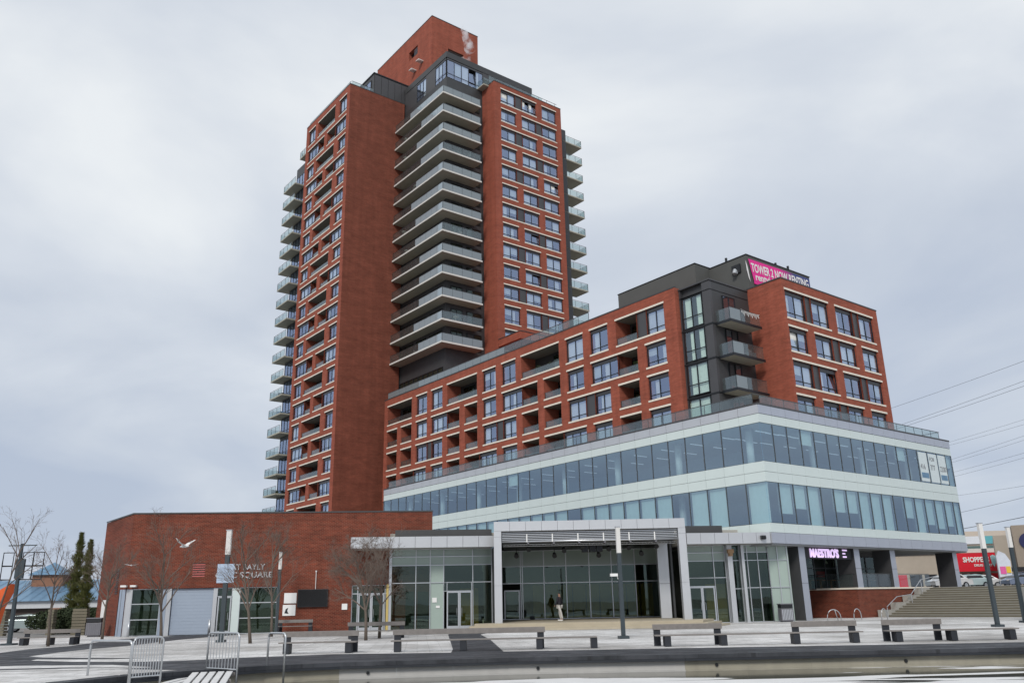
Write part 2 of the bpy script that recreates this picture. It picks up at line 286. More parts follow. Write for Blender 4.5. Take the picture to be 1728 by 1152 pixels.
def thing(name, label, cat, loc=(0, 0, 0), rotz=0, group=None):
    o = bpy.data.objects.new(name, None); COL.objects.link(o); o.location = loc; o.rotation_euler = (0, 0, rotz); o.empty_display_size = 0.5
    return tag(o, label, cat, group)
CACHE = {}
def cached(key, build):
    if key not in CACHE: CACHE[key] = build()
    return CACHE[key]
def copy_tree(o, parent=None):
    c = o.copy(); COL.objects.link(c); c.parent = parent
    for ch in list(o.children): copy_tree(ch, c)
    return c
def text_obj(name, body, size, mat, parent, loc, rot, extrude=0.01, align='LEFT', sx=1.0, bold=0.0, spacing=1.0, fit=None):
    cu = bpy.data.curves.new(name, 'FONT'); cu.body = body; cu.size = size; cu.extrude = extrude; cu.align_x = align; cu.offset = bold; cu.space_character = spacing; cu.resolution_u = 3
    tmp = bpy.data.objects.new('tmp', cu); COL.objects.link(tmp)
    dg = bpy.context.evaluated_depsgraph_get(); me = bpy.data.meshes.new_from_object(tmp.evaluated_get(dg)); bpy.data.objects.remove(tmp)
    me.materials.clear(); me.materials.append(mat)
    if fit: xs_ = [v.co.x for v in me.vertices]; sx = fit / (max(xs_) - min(xs_))
    o = bpy.data.objects.new(name, me); COL.objects.link(o); o.parent = parent; o.location = loc; o.rotation_euler = rot; o.scale = (sx, 1, 1)
    return o

def leafblob(name, mat, parent, c, rx, ry, rz, n, s):
    b = MB()
    for _ in range(n):
        while True:
            p = Vector((random.uniform(-1, 1), random.uniform(-1, 1), random.uniform(-1, 1)))
            if 0.25 < p.length < 1: break
        p = Vector((c[0] + p.x * rx, c[1] + p.y * ry, c[2] + p.z * rz)); d = Vector((random.gauss(0, 1), random.gauss(0, 1), random.gauss(0, 1))).normalized() * s * random.uniform(.6, 1.4); e_ = d.orthogonal().normalized() * s * 0.6
        b.add([p - d, p + e_, p + d, p - e_], [(0, 1, 2, 3)])
    return b.obj(name, mat, parent)
A = R(37.8213)                    # turn of the tower, block and podium; their local x runs along the right-hand fronts, y along the left-hand ones
E1 = Vector((math.cos(A), math.sin(A), 0)); E2 = Vector((-math.sin(A), math.cos(A), 0))
def bw(u, v, z=0): return E1 * u + E2 * v + Vector((0, 0, z))
A6 = R(6.5)                       # turn of the pavilion and the glass hall
def facade(parent, typ, plane, s0, s1, z0, z1, ops, mats, name='wall', base=(0, 0), solid=0.35):
    """one brick front with real openings: ops = (s0, s1, z0, z1, depth, kind)  mats = brick, room, soffit"""
    fn = mapL if typ == 'L' else mapR
    mb = MB(lambda p: fn((p[0], p[1] + plane, p[2])))
    xs = sorted({round(x, 3) for o in ops for x in o[:2]} | {s0, s1}); zs = sorted({round(z, 3) for o in ops for z in o[2:4]} | {z0, z1})
    for i in range(len(xs) - 1):
        run = None
        for j in range(len(zs) - 1):
            cx, cz = (xs[i] + xs[i + 1]) / 2, (zs[j] + zs[j + 1]) / 2
            if any(o[0] < cx < o[1] and o[2] < cz < o[3] for o in ops):
                if run is not None: mb.quad((xs[i], 0, run), (xs[i + 1], 0, run), (xs[i + 1], 0, zs[j]), (xs[i], 0, zs[j])); run = None
            elif run is None: run = zs[j]
        if run is not None: mb.quad((xs[i], 0, run), (xs[i + 1], 0, run), (xs[i + 1], 0, z1), (xs[i], 0, z1))
    for a, b, c, d, dep, kind in ops:
        mb.quad((a, 0, c), (a, dep, c), (a, dep, d), (a, 0, d), 0); mb.quad((b, 0, c), (b, 0, d), (b, dep, d), (b, dep, c), 0)
        mb.quad((a, 0, d), (a, dep, d), (b, dep, d), (b, 0, d), 2 if kind == 'l' else 0); mb.quad((a, 0, c), (b, 0, c), (b, dep, c), (a, dep, c), 2)
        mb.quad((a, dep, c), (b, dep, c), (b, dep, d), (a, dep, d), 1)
    return mb.obj(name, mats, parent)
def band(parent, typ, plane, s0, s1, z0, z1, name, mat=None, proud=0.04, dep=0.1):
    k = ('band', name, typ, round(s1 - s0, 2), round(z1 - z0, 2), proud)
    def b():
        m = MB(mapL if typ == 'L' else mapR); m.box(0, s1 - s0, -proud, dep, 0, z1 - z0); return m.mesh(name, mat or STONE)
    fn = mapL if typ == 'L' else mapR
    return put(name, cached(k, b), parent, fn((s0, plane, z0)))
def window(parent, typ, plane, s0, s1, z0, z1, cols, head=0.3, glass=None, cprob=0.45, depth=0.16, name='window', trans=0.24, tilt=0.04, flip=False):
    """frame with a head panel, sashes and a low transom; each pane hangs in it as a piece of its own, curtains behind some"""
    fn = mapL if typ == 'L' else mapR; w, h = s1 - s0, z1 - z0; hh = h - head
    def b():
        m = MB(fn); t = 0.065
        if head: m.box(0, w, 0.0, 0.1, hh, h, 1)
        m.box(0, w, 0, 0.09, 0, t); m.box(0, w, 0, 0.09, hh - t, hh - 0.002)
        for k in range(cols + 1):
            x = min(max(k * w / cols - t / 2, 0), w - t); m.box(x, x + t, -0.004, 0.094, t + 0.002, hh - t - 0.002)
        for k in range(cols):
            if trans: m.box(k * w / cols + t / 2, (k + 1) * w / cols - t / 2, 0.002, 0.086, hh * trans - t / 2, hh * trans + t / 2)
        return m.mesh(name, [FRAME, PANEL])
    fr = put(name, cached(('win', name, typ, round(w, 2), round(h, 2), cols, head, trans), b), parent, fn((s0, plane + depth, z0)))
    pw = w / cols - 0.09
    def pb():
        m = MB(fn); m.quad((0, 0, 0), (pw, 0, 0), (pw, 0, hh - 0.12), (0, 0, hh - 0.12)); return m.mesh('pane', glass or GL_RES)
    def cb():
        m = MB(fn); k = 7
        for i in range(k):
            a = i * (pw + 0.04) / k; d = (pw + 0.04) / k
            m.quad((a, 0, 0), (a + d / 2, 0.03, 0), (a + d / 2, 0.03, hh - 0.1), (a, 0, hh - 0.1)); m.quad((a + d / 2, 0.03, 0), (a + d, 0, 0), (a + d, 0, hh - 0.1), (a + d / 2, 0.03, hh - 0.1))
        return m.mesh('curtain', CURT)
    def rb():
        m = MB(fn); m.quad((0, 0, 0), (pw + 0.04, 0, 0), (pw + 0.04, 0, hh - 0.1), (0, 0, hh - 0.1)); return m.mesh('blind', CURT2)
    gname = (glass or GL_RES).name
    for k in range(cols):
        p = put('pane', cached(('pane', typ, round(pw, 2), round(hh, 2), gname), pb), fr, fn((k * w / cols + 0.045, 0.04, 0.06)))
        if random.random() < 0.05 and cols > 1:                 # a sash left open at the bottom
            if typ == 'R': p.rotation_euler = (R(-tilt * 170), 0, 0); p.location.y += 0.0; p.location.z += 0.01
        q = random.random()
        if q < cprob:
            cu = put('curtain', cached(('cur', typ, round(pw, 2), round(hh, 2)), cb), fr, fn((k * w / cols + 0.03, 0.15, 0.04)))
            if random.random() < 0.35: cu.scale = (1, random.uniform(.4, .7), 1) if typ == 'L' else (random.uniform(.4, .7), 1, 1)
        elif q < cprob + 0.2:
            o = put('blind', cached(('bl', typ, round(pw, 2), round(hh, 2)), rb), fr, fn((k * w / cols + 0.03, 0.17, 0.04)))
            s = random.uniform(0.3, 0.9); o.scale.z = s; o.location.z += (hh - 0.1) * (1 - s)
    return fr
def spandrel(parent, typ, plane, s0, s1, z0, z1, depth=0.14):
    return band(parent, typ, plane, s0, s1, z0, z1, 'spandrel_panel', PANEL, proud=-depth, dep=depth + 0.1)
def loggia(parent, typ, plane, s0, s1, z0, z1, depth=1.9, rail=True):
    """glazed door at the back of a recessed balcony and a glass railing at its front"""
    fn = mapL if typ == 'L' else mapR; w, h = s1 - s0, z1 - z0
    if rail:
        def b():
            m = MB(fn); m.box(0.02, w - 0.02, 0.10, 0.112, 0.06, 0.62); return m.mesh('railing', GL_RAIL)
        def tb():
            m = MB(fn); m.box(0.01, w - 0.01, 0.09, 0.13, 0.62, 0.66)
            for k in range(3): m.box(0.02 + k * (w - 0.09) / 2, 0.07 + k * (w - 0.09) / 2, 0.113, 0.14, 0.0, 0.62)
            return m.mesh('rail_bar', RAIL)
        r = put('railing', cached(('lr', typ, round(w, 2)), b), parent, fn((s0, plane, z0)))
        put('rail_bar', cached(('lrt', typ, round(w, 2)), tb), r, (0, 0, 0))
    dw = min(w - 0.3, 2.2)
    def db():
        m = MB(fn); t = 0.06
        m.box(0, dw, 0, 0.06, h - 0.35, h - 0.28)
        for k in range(3): x = min(k * dw / 2, dw - t); m.box(x, x + t, 0, 0.06, 0, h - 0.35)
        return m.mesh('balcony_door', FRAME)
    def gb():
        m = MB(fn); m.box(0.06, dw / 2 - 0.02, 0.02, 0.03, 0.02, h - 0.36); return m.mesh('pane', GL_LOW)
    d = put('balcony_door', cached(('ld', typ, round(dw, 2), round(h, 2)), db), parent, fn((s0 + (w - dw) * random.choice([0.2, 0.8]), plane + depth - 0.12, z0)))
    pm = cached(('ldg', typ, round(dw, 2), round(h, 2)), gb)
    put('pane', pm, d, (0, 0, 0)); put('pane', pm, d, fn((dw / 2 - 0.01, 0, 0)))
    if random.random() < 0.4: put('curtain', cached(('ldc', typ, round(dw, 2), round(h, 2)), lambda: (lambda m: (m.quad((0.1, 0, 0), (dw / 2 - 0.1, 0, 0), (dw / 2 - 0.1, 0, h - 0.4), (0.1, 0, h - 0.4)), m.mesh('curtain', CURT2))[1])(MB(fn))), d, fn((random.choice([0, dw / 2]), 0.08, 0.02)))
def opening_row(parent, typ, plane, spec, zt, zb, ops, cprob=0.45):
    """spec: list of openings; each a list of (kind, s0, s1[, cols]).  zt = top of lintel, zb = bottom of sill"""
    for seg in spec:
        a = min(x[1] for x in seg); b = max(x[2] for x in seg); o0, o1 = zb + 0.15, zt - 0.16
        band(parent, typ, plane, a - 0.06, b + 0.06, zt - 0.16, zt, 'lintel'); band(parent, typ, plane, a - 0.06, b + 0.06, zb, zb + 0.15, 'sill')
        # recesses: one per run of windows / one per loggia
        for k in seg:
            if k[0] == 'l': ops.append((k[1], k[2], o0, o1, 1.9, 'l')); loggia(parent, typ, plane, k[1], k[2], o0, o1)
            else: ops.append((k[1], k[2], o0, o1, 0.75, 'w'))
            if k[0] == 'w': window(parent, typ, plane, k[1], k[2], o0, o1, k[3] if len(k) > 3 else 2, cprob=cprob)
            if k[0] == 'p': spandrel(parent, typ, plane, k[1], k[2], o0, o1)

# ------------------------------------------------------------------ ground, basin
EDGE = [(60, 27.6), (45, 27.4), (30, 27.1), (14.5, 26.95), (5, 26.9), (-0.3, 27.0), (-5.3, 26.4), (-7.3, 25.6), (-8.9, 24.3), (-10.0, 22.9), (-10.8, 21.0), (-11.2, 18), (-11.4, 10), (-11.4, -14), (60, -14)]
outer = [(-1500, -900), (1500, -900), (1500, 2500), (-1500, 2500)]
def sheet(name, poly, z, mat, holes=(), kind='structure', parent=None):
    loops = [[Vector((x, y, 0)) for x, y in poly]] + [[Vector((x, y, 0)) for x, y in h] for h in holes]
    tri = tessellate_polygon(loops); vs = [(p.x, p.y, z) for lp in loops for p in lp]
    m = MB(); m.add(vs, [tuple(t) for t in tri]); o = m.obj(name, mat, parent)
    if kind: tag(o, kind=kind)
    return o
sheet('ground', outer, 0.0, GRD, holes=[EDGE])
def off(poly, d):  # push the shore line away from the basin
    r = []
    for i, (x, y) in enumerate(poly):
        a = Vector(poly[max(0, i - 1)]); b = Vector(poly[min(len(poly) - 1, i + 1)]); t = (b - a).normalized(); nrm = Vector((t.y, -t.x))
        r.append((x + nrm.x * -d * -1, y + nrm.y * -d * -1))
    return r
shore = EDGE[:12]
def offs(d): 
    r = []
    for i, (x, y) in enumerate(shore):
        a = Vector(shore[max(0, i - 1)]); b = Vector(shore[min(len(shore) - 1, i + 1)]); t = (b - a).normalized()
        nrm = Vector((-t.y, t.x))
        if nrm.y < 0 and i < 6: nrm = -nrm
        if i >= 6 and nrm.x > 0: nrm = -nrm
        r.append((x + nrm.x * d, y + nrm.y * d))
    return r
far_shore = offs(0.02)
PAVING = far_shore + [(-40, 18), (-46, 52), (-29.5, 61.4), (-25.1, 56.0), (-22.7, 56.4), (-2, 58.8), (-2, 60), (12, 60.5), (19, 61), (24.3, 69.6), (27.8, 65.4), (33.9, 58), (46, 52), (60, 44)]
sheet('plaza_paving', PAVING, 0.004, PAVE)
PATH = [(-21.7, 37.1), (-22.2, 40.1), (-21.7, 42.5), (-22.1, 45.1), (-23.2, 51.4), (-22.0, 54.2), (-21.9, 56.3), (-17.3, 56.6), (-18.3, 51.4), (-18.6, 48.4), (-18.4, 41.8), (-18.9, 38.8), (-18.9, 36.6), (-18.6, 33.7), (-17.4, 32.6), (-16.9, 30.8), (-14.9, 29.6), (-12.6, 28.8), (-10.9, 28.9), (-9.3, 29.9), (-6.4, 30.9), (-2.3, 30.4), (-2.4, 32.6), (-3.8, 48.1), (-3.6, 55.4), (-0.8, 55.4), (-2.0, 47.1), (-1.3, 40.8), (-0.5, 30.4), (5.9, 30.3), (12, 29.9), (20, 29.6), (34, 29.3), (60, 29.6)]
sheet('dark_path', PATH + [(60, 27.7), (30, 27.2), (14.5, 27.05), (5, 27.0), (-0.3, 27.1), (-5.3, 26.5), (-7.35, 25.7), (-8.95, 24.4), (-11.5, 25.5), (-14, 26.5), (-18, 28), (-30, 30.5), (-30, 36)], 0.008, SLATE)
sheet('pale_paving_wedge', [(-22, 27.2), (-15.7, 27.9), (-12.5, 27.4), (-10.6, 25.9), (-12.0, 25.2), (-16, 25.6), (-22, 25.4)], 0.012, PAVE)
sheet('dark_path_sliver', [(-17.5, 26.3), (-13.5, 26.55), (-11.2, 25.9), (-13.2, 26.05), (-17.5, 25.75)], 0.016, SLATE)
sheet('dark_path_sliver', [(-19, 33.2), (-14.2, 31.2), (-12.2, 30.9), (-14.6, 30.75), (-18, 31.8)], 0.016, SLATE)
# stripes of pale stone set in the paving
m = MB()
for a, b, w in (((2.6, 47.6), (5.4, 37.0), 0.16), ((5.9, 40.6), (3.2, 47.0), 0.12), ((9.5, 44.5), (15.5, 38.5), 0.14), ((-9.5, 47), (-9.2, 38), 0.12)):
    p, q = Vector(a), Vector(b); t = (q - p).normalized(); n_ = Vector((-t.y, t.x)) * w / 2
    m.quad((*(p + n_), 0.012), (*(p - n_), 0.012), (*(q - n_), 0.012), (*(q + n_), 0.012))
tag(m.obj('paving_stripe', WHITEP), kind='structure')
# basin: floor sheet of icy water, wall pieces and coping stones
sheet('basin_water', EDGE, -0.46, ICE)
bas = tag(bpy.data.objects.new('basin_wall', None), kind='structure'); COL.objects.link(bas)
def resample(pts, step):
    outp = [Vector(pts[0])]; acc = 0
    for i in range(len(pts) - 1):
        a, b = Vector(pts[i]), Vector(pts[i + 1]); L = (b - a).length; k = max(1, round(L / step))
        for j in range(1, k + 1): outp.append(a + (b - a) * j / k)
    return outp
rs = resample(shore, 1.9)
for i in range(len(rs) - 1):
    a, b = rs[i], rs[i + 1]; t = (b - a).normalized(); nn = Vector((-t.y, t.x))
    c = (a + b) / 2
    if (nn.y > 0 and c.x > -6) or (c.x <= -6 and nn.x < 0): nn = -nn     # nn points into the basin
    g = 0.0015 * t
    m = MB(); a2, b2 = a + g, b - g; q = [a2 - nn * 0.42, b2 - nn * 0.42, b2 + nn * 0.14, a2 + nn * 0.14]
    m.prism([tuple(x) for x in q], -0.10, 0.016 + random.uniform(-.002, .002)); m.obj('coping_stone', SLATE, bas)
    m = MB(); q = [a2, b2, b2 + nn * 0.20, a2 + nn * 0.20]; m.prism([tuple(x) for x in q], -0.17, -0.104)
    m.obj('nosing', LEG, bas)
    m = MB(); q = [a2, b2, b2 + nn * 0.02, a2 + nn * 0.02]; m.prism([tuple(x) for x in q], -0.6, -0.172)
    m.obj('wall_panel', BWALL2 if -4.6 < c.x < 5.3 else BWALL, bas)
    m = MB(); q = [a2 + nn * 0.025, b2 + nn * 0.025, b2 + nn * 0.10, a2 + nn * 0.10]; m.prism([tuple(x) for x in q], -0.6, -0.425)
    m.obj('ledge_stone', BWALL2 if -4.6 < c.x < 5.3 else BWALL, bas)
    if i % 3 == 1: b_ = MB(); q = c + nn * 0.03; b_.tube([(q.x, q.y, -0.3), (q.x + nn.x * 0.04, q.y + nn.y * 0.04, -0.3)], 0.05, 8); b_.obj('drain_hole', BLK, bas)

# ------------------------------------------------------------------ apartment tower
TW = thing('apartment_tower', 'tall red brick apartment tower with stacked corner balconies and a brick box on its roof', 'tower', bw(0, 0), A)
W3 = [BR, ROOM, P('loggia_ceiling', (0.19, 0.18, 0.155), 0.9, var=0.15, scale=1.2)]
UL, V0, V1 = 46.3, 96.8, 111.7
ZL = [73.15, 69.65, 66.6, 63.6, 60.85, 58.0, 55.1, 52.2, 49.4, 46.6, 43.75, 40.85, 37.95, 34.95, 31.95, 28.95, 26.0, 22.87, 19.95, 17.1, 14.25, 11.4, 8.5, 5.6]
ops = []
for i in range(len(ZL) - 1):
    zt = ZL[i]; pitch = ZL[i] - ZL[i + 1]; zb = zt - pitch + 0.62
    if i % 2 == 0: spec = [[('w', 108.35, 110.75)], [('l', 101.5, 107.4)], [('w', 97.75, 100.1)]]
    else: spec = [[('w', 106.95, 110.75, 3), ('l', 104.95, 106.95)], [('l', 101.3, 103.95), ('w', 97.75, 101.3, 3)]]
    opening_row(TW, 'L', UL, spec, zt, zb, ops, cprob=0.35)
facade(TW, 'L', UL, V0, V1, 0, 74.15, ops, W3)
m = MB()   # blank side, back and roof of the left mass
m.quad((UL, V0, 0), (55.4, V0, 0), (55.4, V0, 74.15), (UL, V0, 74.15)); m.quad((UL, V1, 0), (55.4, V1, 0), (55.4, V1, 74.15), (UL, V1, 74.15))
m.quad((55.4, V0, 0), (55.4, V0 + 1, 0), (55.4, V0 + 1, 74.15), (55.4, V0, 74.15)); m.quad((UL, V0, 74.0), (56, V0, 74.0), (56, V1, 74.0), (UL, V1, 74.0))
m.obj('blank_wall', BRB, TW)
m = MB(); m.box(UL - 0.03, 55.45, V0 - 0.03, V0 + 0.3, 74.15, 74.28); m.box(UL - 0.03, UL + 0.3, V0 + 0.302, V1 + 0.03, 74.15, 74.28); m.obj('parapet_cap', DARKCLAD, TW)
# right mass
VR, U0, U1 = 82.6, 61.8, 74.35
ZR = [72.3, 69.1, 66.15, 63.1, 60.1, 57.15, 54.2, 51.2, 48.3, 45.15, 42.2, 39.25, 35.9, 32.9]
ops = []
for i in range(len(ZR)):
    zt = ZR[i]; pitch = (ZR[i] - ZR[i + 1]) if i + 1 < len(ZR) else 2.9; zb = zt - pitch + 0.66
    if i % 2 == 0 and i != 12: spec = [[('w', 62.98, 65.6), ('p', 65.6, 66.85), ('w', 66.85, 69.52)], [('w', 70.6, 73.35)]]
    else: spec = [[('w', 63.02, 65.68)], [('w', 66.76, 69.42), ('p', 69.42, 70.62), ('w', 70.62, 73.35)]]
    opening_row(TW, 'R', VR, spec, zt, zb, ops, cprob=0.4)
facade(TW, 'R', VR, U0, U1, 29.5, 73.0, ops, W3)
m = MB(); m.quad((U0, VR, 29.5), (U0, 87, 29.5), (U0, 87, 73), (U0, VR, 73)); m.quad((U1, VR, 29.5), (U1, 112, 29.5), (U1, 112, 73), (U1, VR, 73)); m.quad((U0, VR, 72.9), (U1, VR, 72.9), (U1, 90, 72.9), (U0, 90, 72.9))
m.quad((U0, VR, 29.5), (U1, VR, 29.5), (U1, 90, 29.5), (U0, 90, 29.5))
m.obj('side_wall', BR, TW)
m = MB(); m.box(U0 - 0.03, U0 + 0.3, VR - 0.03, 86, 73.0, 73.12); m.box(U0 + 0.302, U1 + 0.03, VR - 0.03, VR + 0.3, 73.0, 73.12); m.obj('parapet_cap', DARKCLAD, TW)
# brick ledge in front of the right mass, above the block's roof
m = MB(); m.box(61.85, 78, 77.95, 82.55, 33.1, 34.05); m.obj('brick_ledge', BR, TW)
m = MB(); m.box(61.8, 78.05, 77.9, 82.5, 34.05, 34.13); m.obj('parapet_cap', DARKCLAD, TW)
# recessed glazed body behind the corner balconies
BU, BV = 55.6, 85.5
m = MB()
m.box(BU, 77.8, BV, 117, 0, 72.0, 0); m.box(48.0, 60, 111.75, 118.9, 0, 70.5, 0)
m.obj('recessed_wall', DARKCLAD, TW)
zs_slab = [68.55, 65.65, 62.7, 59.7, 56.7, 53.7, 50.85, 47.85, 44.9, 41.95, 38.8, 35.65, 32.7]
for i, zs in enumerate(zs_slab):
    # L-shaped slab with a pale edge
    b = MB(); ub, vb, ue, ve = 53.9, 83.7, 60.25, 96.75
    b.prism([(ub, vb), (ue, vb), (ue, BV), (BU, BV), (BU, ve), (ub, ve)], zs, zs + 0.2)
    s = b.obj('balcony_slab', SOFFIT, TW)
    b = MB(); b.box(ub - 0.03, ue + 0.0, vb - 0.03, vb - 0.001, zs + 0.0, zs + 0.22); b.box(ub - 0.03, ub - 0.001, vb, ve, zs + 0.0, zs + 0.22); b.obj('slab_edge', SLABEDGE, s)
    zr = zs + 0.22; fr = random.choice([90.6, 90.6, 91.8, 89.4])
    if i == 0: fr = 92.5
    n1 = 0
    for nm, a0, a1, axis, mat in (('frost', vb + 0.08, fr, 'L', GL_MILK), ('clear', fr, ve, 'L', GL_RAIL), ('frost', ub + 0.08, ue - 0.1, 'R', GL_FROST if i % 4 != 3 else GL_RAIL)):
        k = max(1, round((a1 - a0) / 1.45)); w = (a1 - a0) / k
        for j in range(k):
            if axis == 'L': g = cached(('rg', 'L', round(w, 2), mat.name), lambda: (lambda q: (q.box(0, 0.012, 0.02, w - 0.02, 0, 1.02), q.mesh('glass_panel', mat))[1])(MB())); put('glass_panel', g, s, (ub + 0.04, a0 + j * w, zr))
            else: g = cached(('rg', 'R', round(w, 2), mat.name), lambda: (lambda q: (q.box(0.02, w - 0.02, 0, 0.012, 0, 1.02), q.mesh('glass_panel', mat))[1])(MB())); put('glass_panel', g, s, (a0 + j * w, vb + 0.04, zr))
    b = MB(); b.box(ub + 0.02, ub + 0.07, vb + 0.02, ve, zr + 1.02, zr + 1.06); b.box(ub + 0.072, ue, vb + 0.02, vb + 0.07, zr + 1.02, zr + 1.06)
    b.box(ub + 0.02, ub + 0.06, vb + 0.02, vb + 0.06, zr, zr + 1.02)
    b.box(ue - 0.06, ue - 0.02, vb + 0.02, vb + 0.06, zr, zr + 1.02); b.box(ue - 0.05, ue - 0.01, vb + 0.075, BV - 0.02, zr + 1.02, zr + 1.06)
    b.obj('rail_bar', RAIL, s)
    # glazing of the recessed rooms
    z0 = zs + 0.24; h = 2.3
    for a0, a1, cols in ((86.2, 89.2, 3), (90.2, 92.6, 2), (93.4, 96.6, 3)): window(TW, 'L', BU, a0, a1, z0, z0 + h, cols, head=0, glass=GL_LOW, cprob=0.25, depth=-0.1, trans=0)
    for a0, a1, cols in ((56.4, 58.2, 2), (58.9, 61.2, 2)): window(TW, 'R', BV, a0, a1, z0, z0 + h, cols, head=0, glass=GL_LOW, cprob=0.25, depth=-0.1, trans=0)
rc = random.Random(4)
def clutter(parent, x, y, z, k):
    b = MB()
    if k == 0:      # folding chair
        b.box(x, x + .42, y, y + .42, z + .4, z + .44); b.box(x, x + .42, y + .4, y + .44, z + .44, z + .88)
        for ax in (x, x + .38):
            for ay in (y, y + .38): b.box(ax, ax + .04, ay, ay + .04, z, z + .4)
        b.obj('balcony_chair', [BLK, WOOD, MULL][rc.randrange(3)], parent)
    elif k == 1:    # covered grill
        b.box(x, x + .9, y, y + .5, z + .1, z + .85); b.box(x + .1, x + .8, y + .05, y + .45, z + .85, z + 1.05); b.obj('covered_grill', BLK, parent, bevel=0.06)
    elif k == 2:    # round table
        b.tube([(x, y, z), (x, y, z + .7)], .03, 6); b.tube([(x, y, z + .7), (x, y, z + .73)], .35, 12); b.obj('balcony_table', WHITEP, parent)
    else:           # pot with a shrub
        b.tube([(x, y, z), (x, y, z + .4)], [.14, .2], 8); p_ = b.obj('plant_pot', TAUPE, parent); leafblob('plant_leaves', HEDGE, p_, (x, y, z + .75), .3, .3, .4, 160, .08)
for i_, zs in enumerate(zs_slab):
    for _ in range(3): clutter(TW, 54.3 + rc.random() * 0.5, 85.0 + rc.random() * 10, zs + 0.22, rc.randrange(4))
    clutter(TW, 56.2 + rc.random() * 3, 84.2, zs + 0.22, rc.randrange(4))
# lowest recessed storey, glazed, behind the block's roof terrace
for k in range(9): window(TW, 'L', BU, 86.0 + k * 1.2, 87.15 + k * 1.2, 27.2, 30.3, 1, head=0, glass=GL_LOW, cprob=0.5, depth=-0.1)
# balconies on the far flanks of the tower
def flank_slab(x0, x1, y0, y1, z, side):
    b = MB(); b.box(x0, x1, y0, y1, z, z + 0.2); s = b.obj('balcony_slab', SOFFIT, TW)
    zr = z + 0.2; b = MB()
    for zz in (1.02,): 
        if side == 'L': b.box(x0 + 0.03, x0 + 0.07, y0, y1 - 0.03, zr + zz, zr + zz + 0.045); b.box(x0 + 0.03, x1, y1 - 0.07, y1 - 0.03, zr + zz, zr + zz + 0.045)
        else: b.box(x0, x1 - 0.03, y0 + 0.03, y0 + 0.07, zr + zz, zr + zz + 0.045); b.box(x1 - 0.07, x1 - 0.03, y0 + 0.03, y1, zr + zz, zr + zz + 0.045)
    nx = 3
    for k in range(nx + 1):
        if side == 'L': yy = y0 + (y1 - 0.1 - y0) * k / nx; b.box(x0 + 0.03, x0 + 0.06, yy, yy + 0.03, zr, zr + 1.02); xx = x0 + 0.03 + (x1 - x0 - 0.1) * k / nx; b.box(xx, xx + 0.03, y1 - 0.06, y1 - 0.03, zr, zr + 1.02)
        else: xx = x0 + (x1 - 0.1 - x0) * k / nx; b.box(xx, xx + 0.03, y0 + 0.03, y0 + 0.06, zr, zr + 1.02); yy = y0 + 0.03 + (y1 - y0 - 0.1) * k / nx; b.box(x1 - 0.06, x1 - 0.03, yy, yy + 0.03, zr, zr + 1.02)
    b.obj('rail_bar', RAIL, s)
    b = MB()
    if side == 'L': b.box(x0 + 0.062, x0 + 0.072, y0, y1 - 0.08, zr + 0.08, zr + 0.95); b.box(x0 + 0.08, x1, y1 - 0.055, y1 - 0.045, zr + 0.08, zr + 0.95)
    else: b.box(x0, x1 - 0.08, y0 + 0.062, y0 + 0.072, zr + 0.08, zr + 0.95); b.box(x1 - 0.055, x1 - 0.045, y0 + 0.08, y1, zr + 0.08, zr + 0.95)
    b.obj('glass_panel', GL_RAIL, s)
    return s
flank_slab(46.5, 50, 112, 114.4, 69.9, 'L')
k = 0; z = 66.2
zl = [66.15, 63.3, 60.45, 57.55, 54.75, 51.95, 49.1, 46.2, 43.3, 40.35, 37.3, 34.25, 31.45, 28.6, 25.75, 22.55, 19.7, 16.9, 14.0, 11.1]
for z in zl:
    flank_slab(46.4, 49.5, 115.5, 120.1, z, 'L')
    window(TW, 'L', 48.0, 115.2, 118.6, z + 0.25, z + 2.6, 3, head=0, glass=GL_RES, cprob=0.3, depth=-0.1)
for i, z in enumerate([69.95, 66.9, 63.9, 60.8, 57.75, 54.75, 51.75, 48.7, 45.7, 42.6, 39.6, 36.6]):
    flank_slab(77.0, 81.1, 85.5, 88.3, z, 'R')
# small things left on the flank balconies
for z, cx, mat in ((57.75, 0, BLK), (31.45, 0, BLK), (28.6, 0, BLUEROOF), (16.9, 0, HEDGE)):
    b = MB(); b.box(47.0, 47.5, 117.0, 118.2, z + 0.2, z + 0.75); b.box(47.05, 47.45, 118.25, 118.35, z + 0.2, z + 1.0); b.box(47.7, 48.1, 118.6, 119.1, z + 0.2, z + 0.7)
    s = b.obj('outdoor_seat', mat, TW)
# penthouse storey
m = MB(); m.box(BU, 71.15, BV, 97, 72.0, 72.75); m.box(BU - 0.05, 71.2, BV - 0.05, 97, 76.05, 77.0); m.obj('penthouse_fascia', DARKCLAD, TW)
m = MB(); m.box(BU + 0.4, 71, BV + 0.4, 97, 72.75, 76.05); m.obj('penthouse_core', ROOM, TW)
for a0, a1 in ((85.7, 88.5), (91.0, 93.6)): window(TW, 'L', BU, a0, a1, 72.8, 76.0, 3, head=0.25, cprob=0.5, depth=0.02)
for a0, a1 in ((88.5, 91.0), (93.6, 97)): m = MB(mapL); m.box(a0, a1, BU, BU + 0.3, 72.75, 76.05); m.obj('wall_panel', PANEL, TW)
for a0, a1, c in ((55.7, 61.9, 5), (64.1, 66.5, 2)): window(TW, 'R', BV, a0, a1, 72.8, 76.0, c, head=0.25, cprob=0.5, depth=0.02)
for a0, a1 in ((61.9, 64.1), (66.5, 71.15)): m = MB(); m.box(a0, a1, BV, BV + 0.3, 72.75, 76.05); m.obj('wall_panel', PANEL, TW)
for k in range(8): m = MB(); m.box(61.4 + k * 1.25, 62.6 + k * 1.25, VR + 0.7, VR + 0.712, 73.0, 74.1); m.obj('glass_panel', GL_RAIL, TW)
m = MB(); m.box(61.4, 74.2, VR + 0.69, VR + 0.73, 74.1, 74.15)
